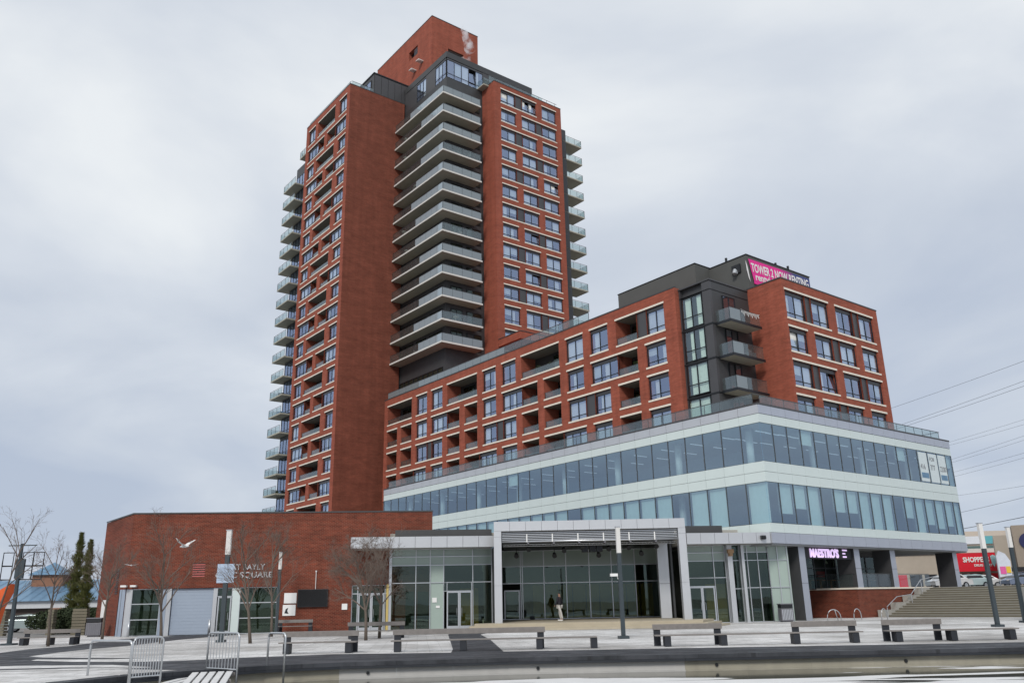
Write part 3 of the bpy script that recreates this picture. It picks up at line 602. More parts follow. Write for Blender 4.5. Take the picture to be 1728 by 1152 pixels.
for k in range(9): m.box(61.4 + k * 1.55, 61.44 + k * 1.55, VR + 0.715, VR + 0.75, 73, 74.1)
m.obj('rail_bar', RAIL, TW)
m = MB(); m.box(60.9, 63.5, BV - 1.6, BV - 0.05, 72.75, 72.95); m.obj('balcony_slab', SOFFIT, TW)
m = MB(); m.box(60.95, 63.45, BV - 1.55, BV - 1.538, 72.95, 74.0); m.box(60.95, 60.962, BV - 1.53, BV - 0.05, 72.95, 74.0); m.obj('glass_panel', GL_RAIL, TW)
# dark box on the left mass
m = MB(); m.box(50.3, 61, 97.2, 103, 74.0, 77.75); m.obj('roof_box', DARKCLAD, TW)
m = MB(); m.box(50.2, 61.05, 97.1, 103.1, 77.75, 77.95); m.obj('roof_box_cap', BLK, TW)
for k in range(9): m = MB(); m.box(50.4 + k * 1.15, 51.5 + k * 1.15, 97.12, 97.19, 74.2, 77.6); m.obj('wall_panel', PANEL, TW)
window(TW, 'L', 50.3, 98.0, 100.6, 74.3, 77.0, 2, head=0, cprob=0.3, depth=-0.1)
m = MB(); m.box(46.6, 46.64, 97.2, 111.4, 74.95, 75.0); m.box(46.7, 50.2, 97.1, 97.14, 74.95, 75.0); m.obj('rail_bar', RAIL, TW)
m = MB(); m.box(46.6, 46.612, 97.2, 111.4, 74.2, 74.94); m.box(46.7, 50.2, 97.1, 97.112, 74.3, 74.94); m.obj('glass_panel', GL_RAIL, TW)
# brick box at the very top
facade(TW, 'L', 58.0, 93.4, 110.9, 72, 89.25, [(97.6, 100.3, 84.9, 86.5, 0.6, 'w')], [BR, BLK, BR], 'wall')
facade(TW, 'R', 93.4, 58.0, 66.7, 72, 89.25, [(61.0, 63.9, 83.2, 84.6, 0.6, 'w')], [BR, BLK, BR], 'wall')
m = MB(); m.quad((66.7, 93.4, 72), (66.7, 110.9, 72), (66.7, 110.9, 89.25), (66.7, 93.4, 89.25)); m.quad((58, 110.9, 72), (66.7, 110.9, 72), (66.7, 110.9, 89.25), (58, 110.9, 89.25)); m.quad((58, 93.4, 89.1), (66.7, 93.4, 89.1), (66.7, 110.9, 89.1), (58, 110.9, 89.1)); m.obj('side_wall', BR, TW)
m = MB(); m.box(57.96, 66.74, 93.36, 93.6, 89.25, 89.37); m.box(57.96, 58.2, 93.602, 110.9, 89.25, 89.37); m.obj('parapet_cap', DARKCLAD, TW)
def louvre(parent, typ, plane, s0, s1, z0, z1, mat, n, name='louvre'):
    b = MB(mapL if typ == 'L' else mapR)
    for k in range(n): z = z0 + (z1 - z0) * k / n; b.quad((s0, plane + 0.02, z), (s1, plane + 0.02, z), (s1, plane + 0.1, z + (z1 - z0) / n * 0.8), (s0, plane + 0.1, z + (z1 - z0) / n * 0.8))
    return b.obj(name, mat, parent)
louvre(TW, 'L', 58.1, 97.7, 98.9, 85, 86.4, GREYP, 5); louvre(TW, 'R', 93.5, 61.1, 63.8, 83.3, 84.5, DARKCLAD, 5)
for v, z in ((95.8, 82.4), (97.9, 81.9), (101.6, 80.4)):
    b = MB(mapL); b.box(v, v + 0.8, 57.1, 58.0, z, z + 0.12); b.box(v + 0.1, v + 0.6, 57.0, 57.4, z - 0.12, z - 0.01); b.obj('floodlight', WHITEP, TW)
# vapour from a flue behind the roof box
vm = bpy.data.materials.new('vapour'); vm.use_nodes = True; n = vm.node_tree.nodes; l = vm.node_tree.links
for x in list(n): n.remove(x)
o_ = n.new('ShaderNodeOutputMaterial'); pv = n.new('ShaderNodeVolumePrincipled'); pv.inputs['Color'].default_value = (0.95, 0.95, 0.97, 1)
t_ = n.new('ShaderNodeTexCoord'); nz = n.new('ShaderNodeTexNoise'); nz.inputs['Scale'].default_value = 0.9; nz.inputs['Detail'].default_value = 4; l.new(t_.outputs['Object'], nz.inputs[0])
mr = n.new('ShaderNodeMapRange'); mr.inputs[1].default_value = 0.5; mr.inputs[2].default_value = 0.75; mr.inputs[3].default_value = 0; mr.inputs[4].default_value = 3.5; l.new(nz.outputs[0], mr.inputs[0]); l.new(mr.outputs[0], pv.inputs['Density']); l.new(pv.outputs[0], o_.inputs['Volume'])
b = MB(); pp = [bw(62.3, 91.3, 81.0), bw(63.0, 91.2, 82.4), bw(63.5, 91.0, 84.0), bw(63.2, 91.2, 85.6), bw(62.6, 91.4, 87.2), bw(62.7, 91.6, 88.6)]
b.tube(pp, [0.5, 0.9, 0.95, 0.75, 0.55, 0.3], 10); tag(b.obj('steam', vm), 'thin white steam plume drifting up in front of the brick box on the tower roof', 'steam', kind='stuff')

# ------------------------------------------------------------------ brick apartment block
BK = thing('apartment_block', 'long red brick apartment block with deep recessed balconies rising above the glass podium', 'apartment block', bw(0, 0), A)
PU = 52.0
Zt = [26.15, 22.92, 20.05, 17.13]; Zbot = [Zt[1] + 0.55, Zt[2] + 0.55, Zt[3] + 0.55, 14.9]
rows = [
 [[('l', 87.5, 93.5)], [('w', 83.95, 86.4)], [('w', 80.55, 82.95)], [('l', 73.5, 79.5)], [('w', 70.0, 72.4)], [('w', 66.5, 68.9)], [('l', 59.5, 65.5)], [('w', 56.0, 58.45)], [('w', 52.6, 55.0)], [('l', 48.9, 51.5), ('p', 47.7, 48.9), ('w', 45.6, 47.7)]],
 [[('l', 91.0, 93.5)], [('l', 87.5, 90.0)], [('w', 83.95, 86.4)], [('w', 79.55, 82.95, 3), ('l', 77.0, 79.55)], [('l', 73.5, 75.9)], [('w', 70.0, 72.4)], [('w', 65.5, 68.9, 3), ('l', 62.98, 65.5)], [('l', 59.45, 61.95)], [('w', 56.05, 58.4)], [('w', 51.5, 55.0, 3), ('l', 49.0, 51.5)], [('w', 45.65, 48.0)]],
 [[('l', 91.0, 93.5)], [('l', 87.5, 90.0)], [('w', 83.95, 86.4), ('p', 82.85, 83.95), ('w', 80.55, 82.85)], [('l', 77.0, 79.5)], [('l', 73.5, 75.9)], [('w', 70.0, 72.4), ('p', 68.8, 70.0), ('w', 66.55, 68.8)], [('l', 62.95, 65.5)], [('l', 59.45, 61.95)], [('w', 55.95, 58.4), ('p', 54.7, 55.95), ('w', 52.6, 54.7)], [('l', 49.0, 51.5)], [('w', 45.6, 48.0)]],
 [[('l', 91.0, 93.4)], [('l', 86.95, 90.0), ('w', 84.1, 86.95, 3)], [('w', 80.5, 82.9)], [('l', 77.0, 79.5)], [('l', 73.2, 75.9), ('w', 70.0, 73.2, 3)], [('w', 66.5, 68.95)], [('l', 62.95, 65.5)], [('l', 59.25, 62.0), ('w', 56.0, 59.25, 3)], [('w', 52.6, 54.95)], [('l', 49.0, 51.5)], [('w', 45.65, 48.0)]]]
ops = []
for r, spec in enumerate(rows): opening_row(BK, 'L', PU, spec, Zt[r], Zbot[r], ops)
facade(BK, 'L', PU, 44.25, 94.35, 14.0, 27.0, ops, W3)
m = MB(); m.box(PU - 0.03, PU + 0.3, 44.25, 94.4, 27.0, 27.12); m.obj('parapet_cap', DARKCLAD, BK)
m = MB(); m.quad((PU, 44.25, 14), (57, 44.25, 14), (57, 44.25, 27), (PU, 44.25, 27)); m.quad((PU, 94.35, 0), (68, 94.35, 0), (68, 94.35, 27), (PU, 94.35, 27))
m.quad((PU, 44.25, 26.9), (70, 44.25, 26.9), (70, 94.35, 26.9), (PU, 94.35, 26.9)); m.quad((72.4, 37.6, 14), (72.4, 94.35, 14), (72.4, 94.35, 27), (72.4, 37.6, 27)); m.quad((57.6, 37.6, 26.85), (72.4, 37.6, 26.85), (72.4, 60, 26.85), (57.6, 60, 26.85))
m.obj('side_wall', BR, BK)
# roof terrace railing of the block
k = 26; w = (94.3 - 55.5) / k
g = cached('brg', lambda: (lambda q: (q.box(0, 0.012, 0.02, w - 0.02, 0, 1.0), q.mesh('glass_panel', GL_FROST))[1])(MB()))
g2 = cached('brg2', lambda: (lambda q: (q.box(0, 0.012, 0.02, w - 0.02, 0, 1.0), q.mesh('glass_panel', GL_RAIL))[1])(MB()))
for j in range(k): put('glass_panel', g2 if j < 9 else g, BK, (PU + 0.45, 55.5 + j * w, 27.05))
m = MB(); m.box(PU + 0.43, PU + 0.48, 55.5, 94.3, 28.06, 28.11)
for j in range(k + 1): m.box(PU + 0.465, PU + 0.50, 55.5 + j * w - 0.02, 55.5 + j * w + 0.02, 27.05, 28.06)
m.obj('rail_bar', RAIL, BK)
# dark corner bay
m = MB(); m.box(52.8, 57.6, 40.95, 44.25, 14, 26.75); m.obj('corner_bay', DARKCLAD, BK)
m = MB(); m.box(52.5, 52.795, 40.95, 41.76, 14, 26.74); m.box(52.5, 52.795, 44.09, 44.24, 14, 26.74); m.obj('bay_pier', PANEL, BK)
m = MB(); m.box(52.42, 57.55, 40.87, 44.25, 26.75, 26.87); m.obj('parapet_cap', PANEL, BK)
for z in (14.2, 17.15, 20.05, 22.95, 25.87): m = MB(); m.box(52.44, 57.5, 40.91, 44.2, z + (0.0 if z < 25 else 0.1), z + 0.12); m.obj('bay_trim', BLK, BK)
for z0, z1 in ((23.15, 25.85), (20.3, 22.9), (17.4, 20.0), (14.8, 17.1)):
    window(BK, 'L', 52.8, 41.8, 44.05, z0, z1, 2, head=0, glass=GL_BAY, cprob=0.95, depth=-0.35, trans=0.35)
    window(BK, 'R', 40.95, 54.0, 55.6, z0, z1 - 0.15, 2, head=0, cprob=0.5, depth=-0.1, trans=0)
for z in (22.85, 20.0, 17.15):
    b = MB(); b.box(52.9, 56.9, 39.45, 40.9, z, z + 0.18); s = b.obj('balcony_slab', SOFFIT, BK)
    b = MB(); b.box(52.86, 56.94, 39.41, 39.445, z - 0.02, z + 0.2); b.box(52.86, 52.895, 39.45, 40.9, z - 0.02, z + 0.2); b.obj('slab_edge', FRAME, s)
    b = MB(); b.box(52.95, 52.962, 39.55, 40.85, z + 0.2, z + 1.2); b.obj('glass_panel', GL_RAIL, s)
    b = MB(); b.box(52.97, 54.3, 39.5, 39.512, z + 0.2, z + 1.2); b.obj('glass_panel', GL_FROST, s)
    b = MB(); b.box(54.34, 56.85, 39.5, 39.512, z + 0.2, z + 1.2); b.obj('glass_panel', GL_RAIL, s)
    b = MB(); b.box(52.94, 56.9, 39.49, 39.53, z + 1.2, z + 1.24); b.obj('rail_bar', RAIL, s)
b = MB()
b.tube([(54.4, 39.48, 24.15), (55.2, 39.48, 24.02), (56.0, 39.48, 23.98), (56.9, 39.48, 24.1)], 0.012, 4)
for k in range(14): x = 54.5 + k * 0.17; b.tube([(x, 39.48, 24.05), (x + 0.02, 39.47, 23.85 - 0.1 * (k % 3))], 0.018, 4)
b.obj('icicle_lights', WHITEP, BK)
b = MB(); b.box(55.9, 56.3, 39.8, 40.2, 20.2, 20.75); b.box(55.9, 56.3, 40.2, 40.26, 20.2, 21.1); b.obj('outdoor_seat', TAUPE, BK)
# right-hand brick front
RV = 37.55
rr = [
 [[('w', 57.95, 60.75), ('p', 60.75, 61.65), ('w', 61.65, 64.25)], [('w', 65.33, 68.05), ('p', 68.05, 69.05), ('w', 69.05, 71.5)]],
 [[('w', 57.95, 60.55)], [('w', 61.6, 64.2), ('p', 64.2, 65.3), ('w', 65.3, 67.87)], [('w', 68.9, 71.5)]],
 [[('w', 57.95, 60.65), ('p', 60.65, 61.65), ('w', 61.65, 64.2)], [('w', 65.25, 68.0), ('p', 68.0, 69.0), ('w', 69.0, 71.47)]],
 [[('w', 57.9, 60.45)], [('w', 61.55, 64.05), ('p', 64.05, 65.25), ('w', 65.25, 67.75)], [('w', 68.9, 71.45)]]]
ops = []
for r, spec in enumerate(rr): opening_row(BK, 'R', RV, spec, Zt[r] + 0.05, Zbot[r], ops, cprob=0.3)
facade(BK, 'R', RV, 57.6, 72.4, 14.0, 26.95, ops, W3)
m = MB(); m.quad((57.6, RV, 14), (57.6, 42, 14), (57.6, 42, 26.95), (57.6, RV, 26.95)); m.obj('side_wall', BR, BK)
m = MB(); m.box(57.55, 72.45, RV - 0.03, RV + 0.3, 26.95, 27.06); m.box(57.55, 57.85, RV + 0.302, 41, 26.95, 27.06); m.obj('parapet_cap', DARKCLAD, BK)
for _ in range(16):
    r_ = rc.randrange(4); spec_ = [k_ for seg in rows[r_] for k_ in seg if k_[0] == 'l']; k_ = rc.choice(spec_)
    clutter(BK, PU + 0.6 + rc.random() * 0.5, k_[1] + 0.3 + rc.random() * max(0.1, k_[2] - k_[1] - 1.4), Zbot[r_] + 0.16, rc.randrange(4))
# mechanical penthouse
m = MB(); m.box(58.0, 67.5, 40.95, 47, 26.9, 30.35); m.obj('roof_box', PENTCLAD, BK)
m = MB(); m.box(56.0, 66, 45.05, 54.85, 26.9, 30.42); m.obj('roof_box', PENTCLAD, BK)
m = MB(); m.box(57.95, 67.55, 40.9, 47.0, 30.35, 30.43); m.box(55.95, 66, 45.0, 54.9, 30.44, 30.5); m.obj('parapet_cap', BLK, BK)
b = MB(); b.box(57.85, 57.99, 41.6, 42.5, 28.9, 29.7); b.obj('roof_vent', BLK, BK)
b = MB(); b.tube([(57.9, 42.05, 28.95), (57.7, 42.05, 29.1), (57.6, 42.05, 28.8)], 0.22, 8); b.obj('vent_hood', GALV, BK)
for x, y in ((58.3, 43.3), (63, 41.4), (64.6, 41.2)): b = MB(); b.tube([(x, y, 30.4), (x, y, 30.9)], 0.12, 6); b.obj('vent_pipe', BLK, BK)
# banner: one printed sheet, magenta fading to navy
m_, n, l, bs = newmat('banner_print'); tcn = n.new('ShaderNodeTexCoord'); s = n.new('ShaderNodeSeparateXYZ'); l.new(tcn.outputs['Object'], s.inputs[0])
rp = n.new('ShaderNodeValToRGB'); mr = n.new('ShaderNodeMapRange'); mr.inputs[1].default_value = 0; mr.inputs[2].default_value = 9; l.new(s.outputs[0], mr.inputs[0]); l.new(mr.outputs[0], rp.inputs[0])
rp.color_ramp.elements[0].position = 0.5; rp.color_ramp.elements[0].color = (0.75, 0.02, 0.28, 1); rp.color_ramp.elements[1].position = 0.75; rp.color_ramp.elements[1].color = (0.03, 0.05, 0.20, 1); l.new(rp.outputs[0], bs.inputs['Base Color']); bs.inputs['Roughness'].default_value = 0.6
bn = thing('roof_banner', 'magenta and navy banner reading TOWER 2 NOW RENTING on the dark roof box', 'banner', bw(58.2, 40.85, 27.68), A)
bn.rotation_euler = (0, -0.033, A)
m = MB(); m.add([(0.0, 0, 2.3), (0.45, 0, 0.35), (1.5, 0, 0.0), (9.2, 0, 0.0), (9.2, 0, 2.15), (0.0, 0, 2.3)], [(0, 1, 2, 3, 4)]); m.box(0.5, 9.1, 0.005, 0.04, 0.05, 2.1); m.obj('banner_sheet', m_, bn)
text_obj('lettering', 'TOWER 2 NOW RENTING', 1.12, WHITEP, bn, (0.28, -0.02, 1.17), (R(90), 0, 0), 0.004, bold=0.03, sx=0.655)
text_obj('lettering', 'rentvision', 0.9, WHITEP, bn, (0.7, -0.02, 0.45), (R(90), 0, 0), 0.004, bold=0.022)
b = MB(); b.add([(-0.42, 0.0, 2.1), (-0.22, 0.0, 1.5), (-0.05, 0, 0.1), (-0.25, 0, 0.5), (-0.4, 0, 1.2)], [(0, 1, 2, 3, 4)]); b.obj('white_flourish', WHITEP, bn)

# ------------------------------------------------------------------ glass office podium
PD = thing('office_podium', 'three storey glass and pale panel office podium with a sharp corner over slanted columns', 'office building', bw(0, 0), A)
CU, CV, EU, EV = 49.6, 35.44, 77.65, 89.65
bands = [(5.1, 5.83, 'silver'), (5.83, 6.48, 'pale'), (9.3, 10.0, 'pale'), (10.0, 10.73, 'pale'), (13.48, 14.13, 'pale'), (14.13, 14.78, 'silver')]
def splits(typ):
    if typ == 'R': return [49.6, 51.1] + [51.1 + 1.7 * k for k in range(1, 15)] + [76.5, EU]
    return [CV + 1.75 * k for k in range(31)] + [EV]
for typ, plane, far in (('R', CV, EU), ('L', CU, EV)):
    sp = splits(typ); fn = mapL if typ == 'L' else mapR
    for i in range(len(sp) - 1):
        a, b_ = sp[i], sp[i + 1]
        for z0, z1, kd in bands:
            if typ == 'L' and z0 < 6.0 and a > 44: continue
            mat = {'silver': SILVERB if typ == 'R' else SILVER, 'pale': BACKP}[kd]
            if typ == 'L' and ((kd == 'pale' and i in (19, 22, 24) and z0 > 13) or (kd == 'pale' and i in (19, 22) and 9.9 < z0 < 10.1)): mat = GREYP
            band(PD, typ, plane, a + 0.012, b_ - 0.012, z0 + 0.012, z1 - 0.012, 'cladding_panel', mat, proud=0.0 + (0.03 if kd == 'silver' else 0), dep=0.12)
        for z0, z1 in ((10.75, 13.46), (6.5, 9.28)):
            w = b_ - a - 0.06
            g = cached(('pg', typ, round(w, 2), z0), lambda: (lambda q: (q.quad((0, 0, 0), (w, 0, 0), (w, 0, z1 - z0), (0, 0, z1 - z0)), q.mesh('pane', GL_POD))[1])(MB(fn)))
            put('pane', g, PD, fn((a + 0.03, plane + 0.05, z0)))
            mk = cached(('pm', typ, z0), lambda: (lambda q: (q.box(-0.03, 0.03, 0.02, 0.16, 0, z1 - z0), q.mesh('mullion', JOINT))[1])(MB(fn)))
            put('mullion', mk, PD, fn((b_, plane, z0)))
            lo = z0 < 8
            if (lo and random.random() < 0.8) or (not lo and random.random() < 0.05):
                s = random.choice([1, 1, 1, 0.85, 0.6, 0.75]) if lo else 0.4; h = (z1 - z0) * s
                q = MB(fn); q.quad((0.03, 0, 0), (w - 0.03, 0, 0), (w - 0.03, 0, h), (0.03, 0, h)); q.obj('blind', CURT2, PD, fn((a + 0.03, plane + 0.25, z1 - h)))
# insides: slabs, columns, strip lights, back walls
m = MB()
for z0, z1 in ((5.2, 6.45), (9.33, 10.7), (13.5, 14.75)): m.box(CU + 0.14, EU - 0.02, CV + 0.14, EV - 0.02, z0, z1)
m.obj('floor_slab', P('office_slab', (0.45, 0.48, 0.50), 0.9), PD)
m = MB(); m.box(CU + 9, CU + 9.2, CV + 9, EV, 6.46, 13.5); m.box(CU + 9.2, EU, CV + 9, CV + 9.2, 6.46, 13.5); m.quad((EU, CV, 6.46), (EU, EV, 6.46), (EU, EV, 13.5), (EU, CV, 13.5)); m.quad((CU, EV, 0), (EU, EV, 0), (EU, EV, 14.7), (CU, EV, 14.7)); m.obj('core_wall', P('office_back_wall', (0.42, 0.50, 0.54), 0.9), PD)
for k in range(8):
    for z0, z1 in ((6.46, 9.3), (10.72, 13.48)):
        b = MB(); b.tube([(CU + 1.6, CV + 2.2 + k * 6.9, z0), (CU + 1.6, CV + 2.2 + k * 6.9, z1)], 0.27, 12); b.obj('column', WHITEP, PD, smooth=True)
for k in range(1, 4):
    for z0, z1 in ((6.46, 9.3), (10.72, 13.48)):
        b = MB(); b.tube([(CU + 1.6 + k * 7.2, CV + 1.7, z0), (CU + 1.6 + k * 7.2, CV + 1.7, z1)], 0.27, 12); b.obj('column', WHITEP, PD, smooth=True)
LIT = emis('ceiling_strip_light', (0.85, 0.92, 1.0), 0.18)
for k in range(17):
    for dx_ in (1.6, 4.4):
        b = MB(); b.box(CU + dx_, CU + dx_ + 1.5, CV + 1.5 + k * 3.1, CV + 1.62 + k * 3.1, 13.25, 13.3); b.obj('ceiling_light', LIT, PD)
for k in range(8):
    for dy_ in (1.6, 4.4):
        b = MB(); b.box(CU + 3 + k * 3.1, CU + 4.6 + k * 3.1, CV + dy_, CV + dy_ + 0.12, 13.25, 13.3); b.obj('ceiling_light', LIT, PD)
# coping and terrace railing
m = MB(); m.box(CU - 0.05, EU + 0.05, CV - 0.05, CV + 0.5, 14.78, 14.9); m.box(CU - 0.05, CU + 0.5, CV + 0.502, EV, 14.78, 14.9); m.obj('coping', PANEL, PD)
m = MB(); m.box(CU + 0.1, EU, CV + 0.5, EV, 14.7, 14.8); m.obj('terrace_floor', CONC, PD)
for j in range(18): m = MB(); m.box(51.0 + j * 1.48, 52.44 + j * 1.48, 36.2, 36.212, 14.95, 15.75); m.obj('glass_panel', GL_RAIL, PD)
for j in range(36): m = MB(); m.box(50.2, 50.212, 36.3 + j * 1.48, 37.74 + j * 1.48, 14.95, 15.75); m.obj('glass_panel', GL_RAIL, PD)
m = MB(); m.box(50.18, 77.7, 36.18, 36.23, 15.76, 15.81); m.box(50.18, 50.23, 36.24, 89.6, 15.76, 15.81); m.box(77.65, 77.7, 36.24, 45, 15.76, 15.81)
for j in range(19): m.box(51 + j * 1.48 - 0.02, 51 + j * 1.48 + 0.02, 36.215, 36.25, 14.9, 15.76)
for j in range(37): m.box(50.215, 50.25, 36.3 + j * 1.48 - 0.02, 36.3 + j * 1.48 + 0.02, 14.9, 15.76)
m.obj('rail_bar', RAIL, PD)
# window stickers in the last panes of the upper row
STK = P('sticker_white', (0.62, 0.70, 0.72), 0.5)
for k, (a0, a1) in enumerate(((71.7, 73.1), (73.4, 74.85), (75.1, 76.4))):
    b = MB(); b.box(a0, a1, CV + 0.02, CV + 0.045, 10.85, 13.35); s = b.obj('window_poster', STK, PD)
    if k == 1: text_obj('lettering', 'FOR', 0.5, TAUPE, s, (a0 + 0.12, CV + 0.01, 12.7), (R(90), 0, 0), 0.002, sx=0.9)
    text_obj('lettering', ('416', '777', '2200')[k], 0.66, TAUPE, s, (a0 + 0.08, CV + 0.01, 11.9), (R(90), 0, 0), 0.002, sx=0.85)
    if k != 1: b = MB(); b.box(a0 + 0.1, a1 - 0.1, CV + 0.005, CV + 0.015, 11.15, 11.6); b.obj('printed_block', BLUEROOF, s)
# soffit and ground floor
m = MB(); m.box(CU + 0.1, EU, CV + 0.1, 48, 5.0, 5.1); m.obj('soffit', P('soffit_panel', (0.30, 0.31, 0.32), 0.6), PD)
for i, (u, v) in enumerate(((53.3, 36.0), (60.4, 36.0), (65.6, 36.0), (75.9, 36.0))):
    zb = 0 if i == 0 else 2.1
    b = MB(); b.box(u, u + 0.75, v, v + 1.5, zb, 5.0); c = b.obj('pillar', SILVERB, PD)
    b = MB(); b.box(u - 0.01, u + 0.76, v - 0.008, v - 0.001, (zb + 5) / 2 - 0.01, (zb + 5) / 2 + 0.01); b.obj('pillar_joint', JOINT, c)
    b = MB(); b.box(u - 0.012, u - 0.002, v, v + 1.5, zb, 5.0); b.obj('pillar_side', PANEL, c)
# restaurant under the podium
RS = thing('restaurant', 'dark glazed restaurant front on the brick terrace under the podium', 'restaurant', bw(0, 0), A)
for k in range(12):
    a = 54.2 + k * 1.5
    window(RS, 'R', 39.4, a, a + 1.5, 2.1, 5.0, 1, head=0.3, glass=GL_LOW, cprob=0.0, depth=0, trans=0.62, name='shop_window')
m = MB(); m.box(54, 73, 44.5, 44.7, 2.1, 5); m.box(53.9, 54.0, 39.4, 44.5, 0, 5); m.box(72.3, 72.4, 39.4, 44.5, 2.1, 5); m.obj('back_wall', ROOM, RS)
for k in range(12):
    b = MB(); x = 55 + k * 1.45; b.box(x, x + 0.7, 40.2, 40.9, 2.8, 2.86); b.box(x + 0.3, x + 0.4, 40.5, 40.6, 2.1, 2.8); b.obj('restaurant_table', P('tabletop', (0.35, 0.11, 0.03), 0.5) if k == 0 else MATS['tabletop'], RS)
    if k % 2: b = MB(); b.box(x, x + 1.1, 44.3, 44.48, 3.2 + 0.5 * (k % 3), 3.7 + 0.5 * (k % 3)); b.obj('bottle_shelf', REDSIGN if k % 4 == 1 else CURT2, RS)
for k in range(7):
    b = MB(); b.tube([(56 + k * 2.3, 41.5, 4.9), (56 + k * 2.3, 41.5, 4.4)], [0.02, 0.02], 4); b.tube([(56 + k * 2.3, 41.5, 4.4), (56 + k * 2.3, 41.5, 4.2)], [0.05, 0.16], 8); b.obj('pendant_lamp', CURT, RS)
SG = thing('restaurant_sign', "lit lilac MAESTRO'S lettering on a black board above the restaurant", 'sign', bw(54.05, 35.98, 4.2), A)
m = MB(); m.box(0, 6.2, 0.15, 0.35, 0.0, 0.82); m.obj('sign_board', BLK, SG)
LILAC = emis('lilac_lit_letters', (0.80, 0.62, 0.95), 0.5)
text_obj('lettering', "MAESTRO'S", 0.82, LILAC, SG, (0.75, 0.12, 0.12), (R(90), 0, 0), 0.03, bold=0.03, sx=0.88)
for k, w_ in enumerate((0.75, 0.5, 0.62)):
    b = MB(); [b.box(4.95 + 0.13 * q_, 5.04 + 0.13 * q_, 0.09, 0.12, 0.60 - 0.24 * k, 0.71 - 0.24 * k) for q_ in range(int(w_ / 0.13))]; b.obj('small_lettering', LILAC, SG)
# brick terrace, its railing and the stairs
TR = thing('terrace_wall', 'low red brick terrace wall with a pale stone cap in front of the restaurant', 'wall', bw(0, 0), A)
m = MB(); m.prism([(60.2, 36), (71.5, 36), (71.5, 38), (62, 41), (60.2, 41.06)], 0, 2.05); m.obj('brick_wall', BRP, TR)
m = MB(); m.box(60.12, 71.5, 35.92, 36.35, 2.05, 2.17); m.box(60.12, 60.55, 36.352, 41.1, 2.05, 2.17); m.obj('stone_cap', STONE, TR)
for k in range(7): b = MB(); x = 60.4 + k * 1.6; b.quad((x + 0.03, 36.15, 2.22), (x + 1.57, 36.15, 2.22), (x + 1.57, 36.15, 3.15), (x + 0.03, 36.15, 3.15)); b.obj('glass_panel', GL_RAIL, TR)
for k in range(3): b = MB(); y = 36.3 + k * 1.6; b.quad((60.35, y + 0.03, 2.22), (60.35, y + 1.57, 2.22), (60.35, y + 1.57, 3.15), (60.35, y + 0.03, 3.15)); b.obj('glass_panel', GL_RAIL, TR)
b = MB(); b.tube([(60.35, 41.0, 3.18), (60.35, 36.15, 3.18), (71.5, 36.15, 3.18)], 0.025, 6); b.obj('rail_bar', RAIL, TR)
ST = thing('plaza_stairs', 'wide flight of brown stone steps climbing to the street on the right', 'stairs', bw(0, 0), A)
NS = 13
for k in range(NS):
    b = MB(); b.box(63.0 + k * 0.58, 63.0 + (k + 1) * 0.58 + 0.03, 24.5 + k * 0.06, 35.9, 0, 2.1 * (k + 1) / NS); b.box(62.97 + k * 0.58, 63.0 + k * 0.58 + 0.05, 24.5 + k * 0.06, 35.95, 2.1 * (k + 1) / NS - 0.035, 2.1 * (k + 1) / NS + 0.005, 1)
    b.obj('step', [STONE2, CONC], ST)
b = MB(); b.box(63.0 + NS * 0.58, 74, 24, 35.9, 0, 2.1); b.obj('landing', STONE2, ST)
for k in range(4):
    b = MB(); b.box(62.4 + k * 1.95, 64.35 + k * 1.95, 35.45, 35.89, 0, 0.52 * (k + 1)); b.obj('cheek_stone', CONC, ST)
def handrail(name, pts, label, mat=GALV, r=0.03, posts=()):
    b = MB(); b.tube(pts, r, 8)
    for p in posts: b.tube([(p[0], p[1], p[2]), (p[0], p[1], p[3])], r * 0.9, 8)
    return tag(b.obj(name, mat), label, 'handrail')
p = [bw(62.6, 35.2, 0.75), bw(64.2, 35.2, 1.45), bw(66.4, 35.2, 1.6), bw(68.2, 35.2, 2.7), bw(71, 35.2, 3.0)]
handrail('stair_handrail', p, 'bent pale handrail beside the brick terrace wall', MULL, posts=[(p[0].x, p[0].y, 0.0, 0.7), (p[2].x, p[2].y, 0.9, 1.6), (p[3].x, p[3].y, 1.8, 2.7)])
p = [bw(64.3, 26.3, 1.2), bw(66.9, 26.2, 2.0), bw(70.2, 26.1, 3.0)]
handrail('stair_handrail', p, 'pale handrail at the planter side of the wide steps', WHITEP, posts=[(q.x, q.y, q.z - 0.95, q.z) for q in p])
UG = [tuple(bw(70.7, 15))[:2], tuple(bw(70.7, 36.4))[:2], tuple(bw(61.5, 36.6))[:2], tuple(bw(61.5, 41))[:2], tuple(bw(63, 48))[:2], tuple(bw(80, 60))[:2], (60, 300), (600, 400), (600, 20), (80, 20)]
m = MB(); m.prism(UG, 1.6, 2.096); tag(m.obj('upper_street', GRD), kind='structure')
# planter at the right edge
PLN = thing('round_planter', 'curved concrete planter with a dark hedge at the right end of the steps', 'planter', (30.3, 46.5, 0))
b = MB(); ring = [(math.cos(t * 0.3) * 3.1, math.sin(t * 0.3) * 2.4) for t in range(21)]; b.prism(ring, 0, 0.62); b.obj('stone_rim', LEG, PLN)
b = MB(); ring = [(math.cos(t * 0.3) * 2.6 + 2.2, math.sin(t * 0.3) * 2.0 + 5) for t in range(21)]; b.prism(ring, 0, 1.9); b.obj('curved_wall', CONC, PLN)
leafblob('hedge_leaves', HEDGE, PLN, (0.4, 0.3, 1.05), 2.5, 1.9, 0.65, 5200, 0.07)
leafblob('hedge_leaves', HEDGE, PLN, (2.4, 4.8, 2.1), 2.0, 1.6, 0.4, 2500, 0.07)

